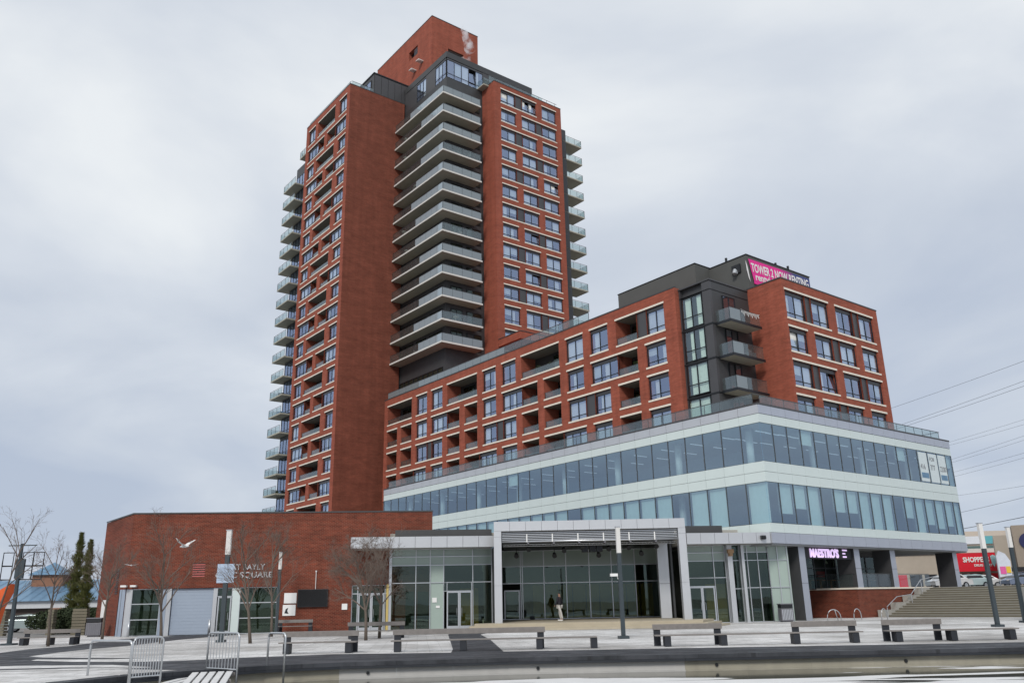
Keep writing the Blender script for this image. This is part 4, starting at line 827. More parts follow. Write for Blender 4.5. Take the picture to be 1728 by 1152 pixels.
# ------------------------------------------------------------------ glass hall with the silver canopy
def v6(o, s, d, z=0): return (o[0] + math.cos(A6) * s - math.sin(A6) * d, o[1] + math.sin(A6) * s + math.cos(A6) * d, z)
HB = (-10.7, 55.0); HG = (-10.7, 56.9)
HL = thing('glass_hall', 'low glass community hall with a long silver canopy fascia on both sides of the stage', 'building', (HB[0], HB[1], 0), A6)
sil = 1.0
for k in range(9): b = MB(); b.box(0.07 + k * 1.03 + 0.01, 0.07 + (k + 1) * 1.03 - 0.01, 0, 0.5, 5.1, 5.8); b.obj('fascia_panel', SILVER, HL)
for k in range(6): b = MB(); b.box(22.3 + k * 0.975 + 0.01, 22.3 + (k + 1) * 0.975 - 0.01, 0, 0.5, 5.1, 5.82); b.obj('fascia_panel', SILVER, HL)
b = MB(); b.box(0.12, 9.3, 0.5, 3.5, 5.12, 5.75); b.box(22.3, 28.1, 0.5, 3.5, 5.12, 5.78); b.obj('canopy_roof', CONC, HL)
for q_ in ((2.85, 9.3, 1.6, 9, 5.76, 6.35), (22.4, 25.3, 1.3, 3.4, 5.79, 6.4)): b = MB(); b.box(*q_); b.obj('roof_upstand', DARKCLAD, HL)
b = MB(); b.box(2.5, 28.6, 2.6, 10, 6.0, 6.2); b.obj('hall_roof', CONC, HL)
FD = 1.9
def grid(parent, s0, xs, zs, d, skip=(), solid=(), glass=None, mt=0.05, name='pane', t=None):
    gl = glass or GL_LOW
    for i in range(len(xs) - 1):
        for j in range(len(zs) - 1):
            mat = gl
            if (i, j) in solid: mat = solid[(i, j)] if isinstance(solid, dict) else BACKG
            if (i, j) in skip: continue
            b = MB(); b.box(xs[i] + mt / 2, xs[i + 1] - mt / 2, d + 0.03, d + 0.05, zs[j] + mt / 2, zs[j + 1] - mt / 2)
            b.obj(name if mat is gl else 'wall_panel', mat, parent)
    b = MB()
    for x in xs: b.box(x - mt / 2, x + mt / 2, d - 0.06, d + 0.1, zs[0], zs[-1])
    for z in zs:
        for i in range(len(xs) - 1):
            b.box(xs[i] + mt / 2 + 0.001, xs[i + 1] - mt / 2 - 0.001, d - 0.05, d + 0.09, z - mt / 2, z + mt / 2)
    return b.obj('mullion_grid', MULL, parent)
def door(parent, x0, x1, d, h=2.35, leaves=2, name='door', gl=None):
    w = (x1 - x0) / leaves
    for k in range(leaves):
        b = MB(); a = x0 + k * w; t = 0.09
        b.box(a + 0.005, a + t, d - 0.03, d + 0.03, 0.02, h); b.box(a + w - t, a + w - 0.005, d - 0.03, d + 0.03, 0.02, h); b.box(a + t + .001, a + w - t - .001, d - 0.03, d + 0.03, h - t, h); b.box(a + t + .001, a + w - t - .001, d - 0.03, d + 0.03, 0.02, 0.22)
        dr = b.obj(name, MULL, parent)
        b = MB(); b.box(a + t, a + w - t, d - 0.005, d + 0.007, 0.22, h - t); b.obj('pane', gl or GL_LOW, dr)
        hx = a + w - 0.16 if k == 0 else a + 0.16
        b = MB(); b.tube([(hx, d - 0.03, 0.85), (hx, d - 0.1, 0.9), (hx, d - 0.1, 1.3), (hx, d - 0.03, 1.35)], 0.016, 6); b.obj('handle', GALV, dr)
solidL = {(i, 3): BACKG for i in range(6)}
solidL.update({(2, j): BACKP if False else BACKG for j in range(4)})
gx = [2.65, 4.26, 5.2, 6.1, 8.03, 9.3]
grid(HL, 0, gx, [0.03, 2.95, 4.07, 4.62, 5.1], FD, skip={(3, 0)}, solid={**{(i, 3): BACKG for i in range(5)}, **{(i, 2): BACKG for i in range(5)}, **{(2, j): BACKG for j in range(4)}})
grid(HL, 0, [6.1, 6.32, 7.95, 8.03], [2.4, 2.95], FD, mt=0.04)
door(HL, 6.3, 7.97, FD, 2.38)
gx = [22.45, 22.72, 24.66, 25.5]
grid(HL, 0, gx, [0.03, 2.95, 4.07, 4.62, 5.1], FD, skip={(1, 0)}, solid={**{(i, 3): BACKG for i in range(3)}, **{(i, 2): BACKG for i in range(3)}})
grid(HL, 0, [22.72, 24.66], [2.4, 2.95], FD, mt=0.04)
door(HL, 22.8, 24.6, FD, 2.38)
b = MB(); b.box(25.55, 25.9, FD - 0.45, FD + 0.1, 0, 5.1); b.box(26.55, 26.75, FD - 0.45, FD + 0.1, 0, 5.1); b.obj('silver_fin', SILVER, HL)
grid(HL, 0, [25.9, 26.55], [0.03, 2.2, 4.07, 5.1], FD)
grid(HL, 0, [26.75, 27.1, 27.85, 28.6], [0.03, 2.25, 4.07, 4.62, 5.1], FD, solid={(0, 3): BACKG, (1, 3): BACKG, (2, 3): BACKG})
grid(HL, 0, [28.6, 29.3, 30.0], [0.03, 2.25, 4.07, 5.1], FD, solid={(i, j): BACKG for i in range(2) for j in range(3)})
b = MB(); b.box(30.0, 30.1, FD, FD + 4.5, 0, 5.1); b.obj('wall_panel', BACKG, HL)
b = MB(); b.box(9.35, 9.45, FD - 2, FD + 8, 0, 5.1); b.obj('end_wall', DARKCLAD, HL)
# inside of the hall
WARM = P('warm_wall', (0.50, 0.30, 0.07), 0.8, var=0.25, scale=0.7)
b = MB(); b.box(2.6, 9.0, 6.6, 6.7, 0, 5.1); b.box(22.4, 30.1, 6.0, 6.1, 0, 5.1); b.obj('back_wall', ROOM, HL)
b = MB(); b.box(2.6, 9.1, FD + 0.1, 6.5, 4.95, 5.05); b.box(22.4, 30, FD + 0.1, 6, 4.95, 5.05); b.obj('ceiling', TAUPE, HL)
for a0, a1 in ((4.5, 6.0), (7.3, 8.6), (25.0, 26.5)): b = MB(); b.box(a0, a1, 4.9, 5.0, 0, 2.6); b.obj('inner_panel', WARM, HL)
b = MB(); b.box(2.5, 2.65, FD - 0.05, FD + 0.05, 0, 5.1); b.obj('corner_post', MULL, HL)
b = MB(); b.box(2.35, 2.5, FD - 0.12, FD + 0.05, 0.0, 2.9); b.obj('yellow_post', P('faded_yellow', (0.50, 0.38, 0.13), 0.7), HL)
b = MB(); b.tube([(25.75, 1.35, 4.35), (25.75, 1.35, 4.55)], 0.16, 10); b.box(25.55, 25.95, 1.2, 1.5, 4.55, 4.8); b.obj('strobe_lamp', P('amber_plastic', (0.42, 0.26, 0.14), 0.5), HL)
b = MB(); b.box(27.45, 27.75, -0.25, 0.0, 5.35, 5.6); b.tube([(27.6, -0.25, 5.45), (27.6, -0.4, 5.42)], 0.11, 10); b.obj('wall_spotlight', BLK, HL)
b = MB(); b.box(3.6, 4.15, FD + 0.4, FD + 0.45, 0.1, 2.4); b.box(4.4, 5.1, FD + 0.4, FD + 0.45, 0.1, 2.4); b.obj('dark_screen', BLK, HL)
b = MB(); b.box(5.35, 5.65, FD - 0.02, FD + 0.025, 1.7, 2.0); b.box(5.6, 5.85, FD - 0.02, FD + 0.025, 1.35, 1.5); b.obj('notice', WHITEP, HL)

# ------------------------------------------------------------------ stage with silver portal
SP = thing('stage_portal', 'silver framed open air stage with louvres and hanging spotlights over a glass wall', 'stage', (0, 54.0, 0))
for x0 in (-1.4, 10.25):
    for z0, z1 in ((0.38, 2.6), (2.61, 5.55), (5.56, 5.9)): b = MB(); b.box(x0, x0 + 0.47, 0, 0.55, z0, z1); b.obj('portal_panel', SILVER, SP)
for k in range(12): b = MB(); b.box(-1.4 + k * 1.01 + 0.008, -1.4 + (k + 1) * 1.01 - 0.008, 0, 0.9, 5.91, 6.5); b.obj('portal_panel', SILVER, SP)
b = MB(); b.box(-1.4, 10.72, 0.9, 9.8, 5.92, 6.42); b.obj('stage_roof', CONC, SP)
b = MB(); b.box(-0.9, 10.2, 1.4, 9.8, 5.25, 5.9); b.obj('dark_ceiling', BLK, SP)
b = MB(); b.box(-0.9, 10.22, 1.2, 1.3, 5.3, 5.9); b.obj('louvre_backing', BLK, SP)
for k in range(5): b = MB(); z = 5.37 + k * 0.105; b.box(-0.9, 10.22, 0.22, 0.42, z, z + 0.045); b.obj('louvre_blade', MULL, SP)
for k in range(6): b = MB(); x = 0.65 + k * 1.62; b.box(x, x + 0.07, 0.18, 0.24, 5.22, 5.72); b.obj('louvre_post', WHITEP, SP)
b = MB(); b.tube([(-0.9, 0.3, 5.27), (10.6, 0.3, 5.27)], 0.075, 8); b.obj('pipe_beam', MULL, SP, smooth=True)
b = MB()
for z in (5.13, 5.02): b.tube([(-0.85, 0.9, z), (10.2, 0.9, z)], 0.025, 6)
for k in range(28): x = -0.8 + k * 0.4; b.tube([(x, 0.9, 5.02), (x + 0.2, 0.9, 5.13), (x + 0.4, 0.9, 5.02)], 0.012, 4)
b.obj('truss', MULL, SP)
for k in range(7): b = MB(); x = 0.7 + k * 1.62; b.box(x, x + 0.12, 0.28, 1.4, 5.1, 5.22); b.obj('bracket', TAUPE, SP)
for i, (x, y, z) in enumerate(((0.0, 2.4, 4.55), (0.8, 1.6, 4.9), (2.5, 2.5, 4.52), (3.1, 1.8, 4.8), (4.3, 1.6, 4.95), (5.4, 2.5, 4.5), (6.0, 1.8, 4.85), (8.2, 2.5, 4.55), (9.1, 1.8, 4.95), (7.3, 1.7, 4.9))):
    b = MB(); b.tube([(x, y, 5.3), (x, y, z + 0.1)], 0.02, 4); b.tube([(x, y + 0.15, z + 0.1), (x, y - 0.15, z - 0.08)], [0.1, 0.16], 10); b.obj('spotlight', BLK, SP)
for x in (4.25, 4.75, 5.2): b = MB(); b.box(x, x + 0.38, 1.5, 2.0, 4.62, 5.25); b.obj('loudspeaker', BLK, SP)
# back glass wall
gx = [-1.1, 0.28, 0.42, 2.0, 3.64, 5.35, 7.0, 8.73, 10.4]
grid(SP, 0, gx, [0.42, 2.92, 4.12, 5.25], 9.95, skip={(0, 0)}, solid={(i, 2): BACKG for i in range(8)}, glass=GL_LOW, mt=0.06)
b = MB(); door_root = None
door(SP, -0.95, 0.2, 9.95, 2.45, 1); 
b = MB(); b.box(-1.5, 11, 12.2, 12.3, 0.4, 6); b.obj('back_wall', ROOM, SP)
for k in range(9): b = MB(); b.box(1.2 + k * 1.02, 2.1 + k * 1.02, 12.0, 12.15, 0.42, 2.8); b.obj('warm_panel', WARM, SP)
b = MB(); b.box(-1.5, 11, 10.1, 14, 5.0, 5.2); b.obj('inner_ceiling', TAUPE, SP)
for z0, z1 in ((0.42, 2.6), (2.62, 5.25)): b = MB(); b.box(9.5, 10.2, 4.0, 4.4, z0, z1); b.obj('portal_panel', SILVER, SP)
b = MB(); b.box(10.42, 10.55, 4.4, 9.9, 0.4, 5.3); b.box(-1.3, -1.15, 1, 9.9, 0.4, 5.3); b.obj('side_wall', DARKCLAD, SP)
b = MB(); b.box(0.9, 1.25, 9.4, 9.75, 0.42, 0.62); b.obj('floor_speaker', BLK, SP)
b = MB()
NST = 3
b.prism([(-2.6, -1.2), (10.9, -2.2), (12.3, 1.2), (10.75, 1.3), (10.75, 10), (-1.45, 10), (-1.45, 1.0), (-2.6, 0.4)], 0.27, 0.4); b.obj('stage_floor', STAGEW, SP)
b = MB(); b.prism([(-2.9, -1.55), (11.1, -2.55), (12.8, 1.2), (-2.9, 1.2)], 0.135, 0.268); b.obj('stage_step', STAGEW, SP)
b = MB(); b.prism([(-3.2, -1.9), (11.3, -2.9), (13.3, 1.2), (-3.2, 1.2)], 0.012, 0.133); b.obj('stage_step', STAGEW, SP)

# ------------------------------------------------------------------ brick pavilion
PV = thing('brick_pavilion', 'low red brick community pavilion with a grey roller door and steel letters', 'building', (-22.7, 56.4, 0), A6)
W3P = [BRP, ROOM, BRP]
H7 = 7.66
facade(PV, 'R', 0.0, -2.59, 17.1, 0, H7, [(-2.59, 7.05, 0, 2.9, 0.5, 'w'), (11.8, 14.45, 0, 2.9, 0.4, 'w')], [BRP, DARKCLAD, BRP])
m = MB()
ca = Vector((-2.59, 0)); cb_ = Vector((math.cos(-A6), math.sin(-A6)))
dxw, dyw = -29.65 - -22.7, 61.59 - 56.4
bx = math.cos(A6) * dxw + math.sin(A6) * dyw; by = -math.sin(A6) * dxw + math.cos(A6) * dyw
dl = Vector((bx - ca.x, by)); 
m.quad((ca.x, 0, 2.9), (ca.x + dl.x * 0.22, dl.y * 0.22, 2.9), (ca.x + dl.x * 0.22, dl.y * 0.22, H7), (ca.x, 0, H7)); m.quad((ca.x + dl.x * 0.22, dl.y * 0.22, 0), (bx, by, 0), (bx, by, H7), (ca.x + dl.x * 0.22, dl.y * 0.22, H7))
m.quad((bx, by, 0), (17.1, by + 6, 0), (17.1, by + 6, H7), (bx, by, H7)); m.quad((17.1, 0, 0), (17.1, by + 6, 0), (17.1, by + 6, H7), (17.1, 0, H7)); m.add([(ca.x, 0, H7 - 0.1), (17.1, 0, H7 - 0.1), (17.1, by + 6, H7 - 0.1), (bx, by, H7 - 0.1)], [(0, 1, 2, 3)])
m.quad((ca.x, 0.0, 2.9), (ca.x + dl.x * 0.22, dl.y * 0.22, 2.9), (0, dl.y * 0.22, 2.9), (0, 0, 2.9))
m.obj('side_wall', BRP, PV)
m = MB(); m.box(-2.62, 17.13, -0.04, 0.3, H7, H7 + 0.09); m.add([(ca.x - 0.04, -0.04, H7 + 0.09), (ca.x + 0.3, 0, H7 + 0.09), (bx + 0.3, by, H7 + 0.09), (bx - 0.04, by, H7 + 0.09), (ca.x - 0.04, -0.04, H7), (bx - 0.04, by, H7)], [(0, 1, 2, 3), (0, 3, 5, 4)]); m.obj('parapet_cap', DARKCLAD, PV)
def pvbox(name, x0, x1, z0, z1, mat, d0=0.08, d1=0.3, parent=None): b = MB(); b.box(x0, x1, d0, d1, z0, z1); return b.obj(name, mat, parent or PV)
b = MB(); b.quad((ca.x + dl.x * 0.2, dl.y * 0.2, 0), (ca.x + dl.x * 0.13, dl.y * 0.13, 0), (ca.x + dl.x * 0.13, dl.y * 0.13, 2.9), (ca.x + dl.x * 0.2, dl.y * 0.2, 2.9)); b.obj('grey_panel', GARAGE, PV)
b = MB(); b.quad((ca.x + dl.x * 0.12, dl.y * 0.12, 0), (ca.x, 0.1, 0), (ca.x, 0.1, 2.9), (ca.x + dl.x * 0.12, dl.y * 0.12, 2.9)); b.obj('grey_panel', GARAGE, PV)
pvbox('corner_post', -2.58, -2.2, 0, 2.89, SILVER); pvbox('grey_panel', -0.4, -0.02, 0, 2.89, GARAGE); pvbox('grey_panel', 0.0, 0.28, 0, 2.89, SILVER, 0.04)
grid(PV, 0, [-2.2, -0.42], [0.02, 1.0, 1.96, 2.88], 0.15, mt=0.06)
g = pvbox('roller_door', 0.3, 2.88, 0.02, 2.88, GARAGE, 0.2, 0.26)
for k in range(14): b = MB(); b.box(0.31, 2.87, 0.188, 0.199, 0.05 + k * 0.2, 0.235 + k * 0.2); b.obj('door_slat', GARAGE, g)
pvbox('grey_panel', 2.9, 3.15, 0, 2.89, SILVER)
grid(PV, 0, [3.15, 4.1], [2.35, 2.88], 0.15); door(PV, 3.2, 4.08, 0.15, 2.33, 1)
pvbox('wall_panel', 4.12, 4.6, 0.02, 2.88, BACKP)
grid(PV, 0, [4.6, 6.98], [0.02, 0.97, 1.92, 2.88], 0.15, mt=0.06)
grid(PV, 0, [11.82, 12.2, 14.0, 14.43], [0.02, 2.35, 2.88], 0.15, skip={(1, 0)}, mt=0.06); door(PV, 12.25, 13.95, 0.15, 2.33, 2)
b = MB()
for k in range(6): z = 3.6 + k * 0.145; b.quad((1.48, -0.03, z), (2.26, -0.03, z), (2.26, 0.01, z + 0.1), (1.48, 0.01, z + 0.1)); b.box(1.48, 2.26, -0.004, -0.001, z + 0.1, z + 0.14, 1)
b.obj('red_louvre', [P('red_louvre_paint', (0.30, 0.02, 0.015), 0.5), BLK], PV)
for k in range(12):
    t0 = 0.28; q = Vector((ca.x + dl.x * t0, dl.y * t0)); q2 = Vector((ca.x + dl.x * (t0 + 0.09), dl.y * (t0 + 0.09))); z = 2.65 + k * 0.14
    b = MB(); b.quad((q.x - 0.03, q.y - 0.03, z), (q2.x - 0.03, q2.y - 0.03, z), (q2.x - 0.01, q2.y - 0.01, z + 0.07), (q.x - 0.01, q.y - 0.01, z + 0.07)); b.obj('louvre_slot', BLK, PV)
q = Vector((ca.x + dl.x * 0.62, dl.y * 0.62)); q2 = Vector((ca.x + dl.x * 0.8, dl.y * 0.8)); b = MB(); b.quad((q.x - 0.03, q.y - 0.03, 0.6), (q2.x - 0.03, q2.y - 0.03, 0.6), (q2.x - 0.03, q2.y - 0.03, 2.3), (q.x - 0.03, q.y - 0.03, 2.3)); b.obj('side_door', WHITEP, PV)
text_obj('lettering', 'PAT BAYLY', 0.51, LETTER, PV, (3.68, -0.05, 4.0), (R(90), 0, 0), 0.02, fit=2.4, bold=0.008)
text_obj('lettering', 'CIVIC SQUARE', 0.51, LETTER, PV, (2.95, -0.05, 3.5), (R(90), 0, 0), 0.02, fit=3.65, bold=0.008)
for x in (-2.85, -2.25):
    b = MB(); b.box(x, x + 0.35, -0.35, -0.02, 3.02, 3.14); b.obj('floodlight', WHITEP, PV)
TV = thing('outdoor_screen', 'black flat screen mounted on the brick pavilion wall', 'screen', v6((-22.7, 56.4), 9.3, -0.12, 1.57), A6)
b = MB(); b.box(-0.98, 0.98, -0.06, 0.06, 0, 1.12); b.obj('screen_frame', BLK, TV, bevel=0.01)
b = MB(); b.box(-0.93, 0.93, -0.066, -0.061, 0.05, 1.07); b.obj('screen_panel', P('screen_off', (0.005, 0.005, 0.006), 0.25), TV)
b = MB(); b.tube([(0.15, 0, 1.12), (0.15, 0, 2.2)], 0.02, 6); b.tube([(0.15, 0, 2.2), (0.15, 0, 2.3)], 0.05, 8); b.obj('cable_pipe', WHITEP, TV)
for i, (x0, x1, z0, z1) in enumerate(((7.45, 8.25, 1.83, 2.48), (7.4, 8.22, 1.06, 1.74))):
    pz = thing('notice_board', ('blank white notice board beside the screen, the upper one', 'white notice board with a black drawing, below the other one')[i], 'notice board', v6((-22.7, 56.4), x0, -0.05, z0), A6)
    b = MB(); b.box(0, x1 - x0, 0, 0.04, 0, z1 - z0); b.obj('board', WHITEP, pz)
    if i: b = MB(); b.add([(0.12, -0.003, 0.15), (0.4, -0.003, 0.12), (0.3, -0.003, 0.3), (0.36, -0.003, 0.5), (0.2, -0.003, 0.42)], [(0, 1, 2, 3, 4)]); b.obj('drawing', BLK, pz)
b = MB(); b.box(0, 0.36, -0.08, 0, 0, 0.38); tag(b.obj('wall_box', WHITEP, None, v6((-22.7, 56.4), 11.2, 0, 1.36), A6, bevel=0.01), 'small white electrical box on the brick wall near the glass doors', 'electrical box')

# ------------------------------------------------------------------ benches
def bench(x, y, L, label, backs=((0, 1),), legs=None, rot=0.0, seat_z=0.40, back_z=0.75, front=True, group='benches on the plaza'):
    t = thing('bench', label, 'bench', (x, y, 0), rot, group)
    if front:
        for j in range(3): b = MB(); b.box(0, L, -0.25 + j * 0.17, -0.09 + j * 0.17, seat_z - 0.04, seat_z); b.obj('seat_plank', WOOD, t, bevel=0.008)
    for q in (legs or (0.04, 0.96)):
        b = MB(); b.box(q * L - 0.11, q * L + 0.11, -0.22, 0.22, 0.016, seat_z - 0.046); b.obj('leg', LEG, t, bevel=0.01)
    for a, c in backs:
        for q in (a * L + 0.16, c * L - 0.16): b = MB(); b.box(q - 0.12, q + 0.12, 0.35, 0.43, 0.016, back_z - 0.02); b.obj('back_post', LEG, t)
        b = MB(); b.box(a * L, c * L, 0.30, 0.345, back_z - 0.19, back_z); b.obj('backrest', WOOD, t, bevel=0.008)
    return t
bench(4.85, 31.5, 7.35, 'longest bench in the row, with two separate backrests, right of the middle lamp post', backs=((0, 0.34), (0.68, 1.0)), legs=(0.06, 0.33, 0.68, 0.965))
bench(13.1, 31.5, 4.6, 'bench at the right end of the row with a backrest on its left half', backs=((0, 0.47),), legs=(0.08, 0.5, 0.95))
bench(-4.5, 31.5, 7.3, 'long bench crossing the dark path, its backrest covering three quarters of the seat', backs=((0, 0.75),), legs=(0.03, 0.35, 0.72, 0.985))
bench(-8.5, 31.6, 2.75, 'short dark bench with a full backrest beside the last metal hoop', backs=((0, 1),), legs=(0.1, 0.9))
bench(-25.2, 44.6, 2.9, 'dark bench on the far left near the tall steel frame', backs=((0, 1),), legs=(0.08, 0.55, 0.95))
bench(-15.3, 55.9, 2.2, 'pale grey bench against the brick wall under the screen', backs=((0, 1),), rot=A6, seat_z=0.45, back_z=0.82)
bench(-8.6, 44.2, 2.9, 'wooden bench in front of the double trunk tree and the glass doors', backs=((0, 1),), legs=(0.1, 0.9), back_z=0.8)

# ------------------------------------------------------------------ lamp columns
def lamp(x, y, H, hb, label, w=0.2, group='light columns on the plaza'):
    t = thing('lamp_post', label, 'lamp post', (x, y, 0), 0.1, group)
    b = MB(); b.box(-0.22, 0.22, -0.22, 0.22, 0.0, 0.12); b.obj('base', POLE, t, bevel=0.01)
    b = MB(); b.box(-w * 0.5, w * 0.5, -w * 0.5, w * 0.5, 0.12, hb); b.obj('post', POLE, t, bevel=0.01)
    b = MB(); b.box(-w * 0.55, w * 0.55, -w * 0.55, w * 0.55, hb, H); b.obj('lamp_head', LAMPW, t, bevel=0.008)
    b = MB(); b.box(-w * 0.66, w * 0.66, -w * 0.66, w * 0.66, H, H + 0.04); b.obj('lamp_cap', MULL, t)
    return t
la = lamp(-14.7, 43.76, 5.4, 4.2, 'lamp post with a pale blue sign plate in front of the brick letters', 0.22)
b = MB(); b.box(-0.42, 0.42, -0.17, -0.14, 2.82, 3.74); s = b.obj('sign_plate', P('pale_blue_sign', (0.42, 0.52, 0.66), 0.5), la)
b = MB()
for k in range(9): b.box(-0.34, 0.34 - 0.1 * (k % 3), -0.176, -0.171, 2.95 + k * 0.075, 2.972 + k * 0.075)
b.obj('fine_print', P('fine_print_grey', (0.28, 0.36, 0.48), 0.6), s)
lamp(-15.1, 56.0 - 0.9, 4.95, 3.9, 'slimmer lamp post close to the brick wall beside the notice boards', 0.17)
lc = lamp(4.6, 38.6, 4.75, 3.62, 'lamp post in front of the stage carrying a white camera', 0.17)
b = MB(); b.box(-0.45, -0.12, -0.1, 0.05, 2.62, 2.74); b.tube([(-0.15, 0, 2.7), (-0.1, 0, 2.5)], 0.02, 6); b.obj('camera_head', WHITEP, lc)
lamp(23.5, 43.3, 4.95, 3.72, 'lamp post in front of the wide steps and the red shop sign', 0.18)
lamp(27.8, 48.4, 5.1, 4.0, 'lamp post at the right edge beside the round planter', 0.17)

# ------------------------------------------------------------------ metal hoops, grids, pallets in the basin corner
def hoop(p0, p1, h, label, ext=None):
    p0, p1 = Vector(p0), Vector(p1); r = 0.12
    up = Vector((0, 0, 1)); t = (p1 - p0); t.z = 0; t.normalize(); pts = [p0]
    a = p0 + up * h; c = p1 + up * h
    for k in range(6): an = math.pi / 2 * k / 5; pts.append(a - up * r + t * r - t * r * math.cos(an) + up * r * math.sin(an))
    for k in range(6): an = math.pi / 2 * k / 5; pts.append(c - up * r - t * r + t * r * math.sin(an) + up * r * math.cos(an))
    pts.append(p1); b = MB(); b.tube(pts, 0.03, 8); o = b.obj('metal_hoop', GALV, smooth=True)
    return tag(o, label, 'handrail', 'galvanised hoops and grids by the basin')
hoop((-11.2, 23.2, -0.46), (-9.75, 22.35, -0.46), 1.32, 'galvanised pipe hoop without bars at the basin corner, nearest the left edge')
hoop((-7.25, 25.7, -0.46), (-6.6, 25.1, -0.46), 1.35, 'narrow galvanised hoop standing before the short dark bench')
def grid_panel(p0, p1, z0, h, n, label):
    p0, p1 = Vector(p0), Vector(p1); t = thing('barrier_panel', label, 'barrier', tuple(p0), math.atan2(p1.y - p0.y, p1.x - p0.x), 'galvanised hoops and grids by the basin'); L = (p1 - p0).length
    b = MB(); r = 0.12; pts = [(0, 0, z0)]
    for k in range(6): an = math.pi / 2 * k / 5; pts.append((r - r * math.cos(an), 0, h - r + r * math.sin(an)))
    for k in range(6): an = math.pi / 2 * k / 5; pts.append((L - r + r * math.sin(an), 0, h - r + r * math.cos(an)))
    pts.append((L, 0, z0)); b.tube(pts, 0.028, 8); b.obj('frame', GALV, t, smooth=True)
    b = MB(); b.tube([(0.02, 0, 0.0), (L - 0.02, 0, 0.0)], 0.02, 6); b.obj('bottom_rail', GALV, t)
    me = None
    for k in range(1, n):
        if me is None: b = MB(); b.tube([(0, 0, 0.0), (0, 0, h - 0.02)], 0.011, 6); me = b.mesh('bar', GALV)
        put('bar', me, t, (L * k / n, 0, 0))
grid_panel((-9.72, 22.35, 0.0), (-9.2, 22.95, 0.0), -0.46, 0.93, 11, 'barred galvanised barrier joined to the left hoop')
grid_panel((-8.75, 25.0, 0.02), (-7.6, 24.1, 0.02), -0.46, 0.93, 10, 'barred galvanised barrier beyond the snowy pallets')
SNOWW = P('snowy_board', (0.62, 0.62, 0.62), 0.8, var=0.15, scale=3, bump=0.3)
def pallet(x, y, z, rot, tilt, n, L, W, label):
    t = thing('wooden_pallet', label, 'pallet', (x, y, z), rot, 'snow covered pallets'); t.rotation_euler = (tilt, 0, rot)
    for k in range(n): b = MB(); b.box(k * W / n, (k + 0.72) * W / n, 0, L, 0.09, 0.12); b.obj('plank', SNOWW, t)
    for k in range(3): b = MB(); b.box(0, W, k * (L - 0.09) / 2, k * (L - 0.09) / 2 + 0.09, 0, 0.088); b.obj('bearer', WOOD, t)
pallet(-9.3, 21.5, -0.35, R(-6), R(2), 4, 2.6, 1.15, 'snow covered pallet of wide boards beside the barred barrier')
pallet(-8.1, 21.3, -0.30, R(14), R(3), 5, 2.9, 1.1, 'snow covered pallet with dark gaps, the right one of the two')

# ------------------------------------------------------------------ bare trees
def tree(x, y, H, seed, label, lean=(0, 0), spread=1.0, r0=0.09, trunks=1, dens=1.0, first=0.32, group='bare street trees on the plaza'):
    rnd = random.Random(seed); t = thing('bare_tree', label, 'tree', (x, y, 0), 0, group)
    tb, cb2 = MB(), MB()
    def grow(b, p, d, L, r, lvl):
        n = 6 if lvl == 0 else (3 if lvl < 3 else 2); pts = [p]; rs_ = [r]; dd = d.copy()
        for k in range(n):
            dd = (dd + Vector((rnd.gauss(0, .13 if lvl else .05), rnd.gauss(0, .13 if lvl else .05), rnd.gauss(0.03, .08)))).normalized(); p = p + dd * L / n; pts.append(p); rs_.append(r * (1 - (0.8 if lvl == 0 else 0.5) * (k + 1) / n))
        b.tube(pts, rs_, 5 if lvl < 2 else 3)
        if lvl >= 4: return
        m_ = {0: 13, 1: 6, 2: 5, 3: 3}[lvl]; m_ = max(2, round(m_ * dens))
        for j in range(m_):
            f = rnd.uniform(0.35, 1.0) if lvl else rnd.uniform(first, 1.0); i = min(n - 1, int(f * n)); q = pts[i] + (pts[i + 1] - pts[i]) * (f * n - i)
            az = rnd.uniform(0, 6.28); ax = dd.orthogonal().normalized(); ax.rotate(Matrix.Rotation(az, 3, dd)); nd = (dd * 1.0 + ax * rnd.uniform(0.6, 1.15) * spread + Vector((0, 0, 0.12))).normalized()
            grow(cb2, q, nd, L * rnd.uniform(0.36, 0.58) * (1.15 - 0.45 * f if lvl == 0 else 1), max(r * 0.42 * (1.15 - 0.5 * f), 0.0045), lvl + 1)
    for k in range(trunks):
        a = rnd.uniform(0, 6.28); off_ = Vector((0.5 * k, 0.3 * k, 0))
        grow(tb, off_, Vector((lean[0], lean[1], 1)).normalized(), H * 0.80, r0, 0)
    tb.obj('trunk', BARK, t, smooth=True); cb2.obj('crown', BARKR, t)
    return t
tree(-17.7, 43.8, 5.6, 3, 'bare tree with a leaning trunk in front of the roller door', lean=(-0.02, 0), spread=0.9)
tree(-12.6, 41.6, 5.2, 11, 'bare tree standing before the pavilion window below the letters', spread=0.8)
tree(-14.1, 50.5, 5.6, 21, 'bare tree close to the brick wall, right of the letters', spread=0.8)
tree(-7.3, 42.4, 4.6, 5, 'bushy bare tree with forked trunk in front of the glass doors and canopy', spread=1.1, dens=1.4)
tree(-7.0, 44.6, 4.6, 8, 'bare tree just behind the bushy one before the canopy', spread=1.0, dens=1.1)
tree(-22.8, 42.9, 4.6, 13, 'wide bare tree in front of the blue roofed building', spread=1.0, dens=0.8, r0=0.08)
tree(-24.3, 40.6, 5.6, 17, 'tall bare tree at the left edge by the steel frame', lean=(0.1, 0), spread=0.8, dens=0.62, r0=0.08)
tree(-24.5, 52.0, 5.4, 19, 'bare tree beside the left flank of the brick pavilion', spread=1.0)
tree(33.5, 52.0, 7.0, 23, 'bare tree at the right edge behind the round planter', spread=0.9)
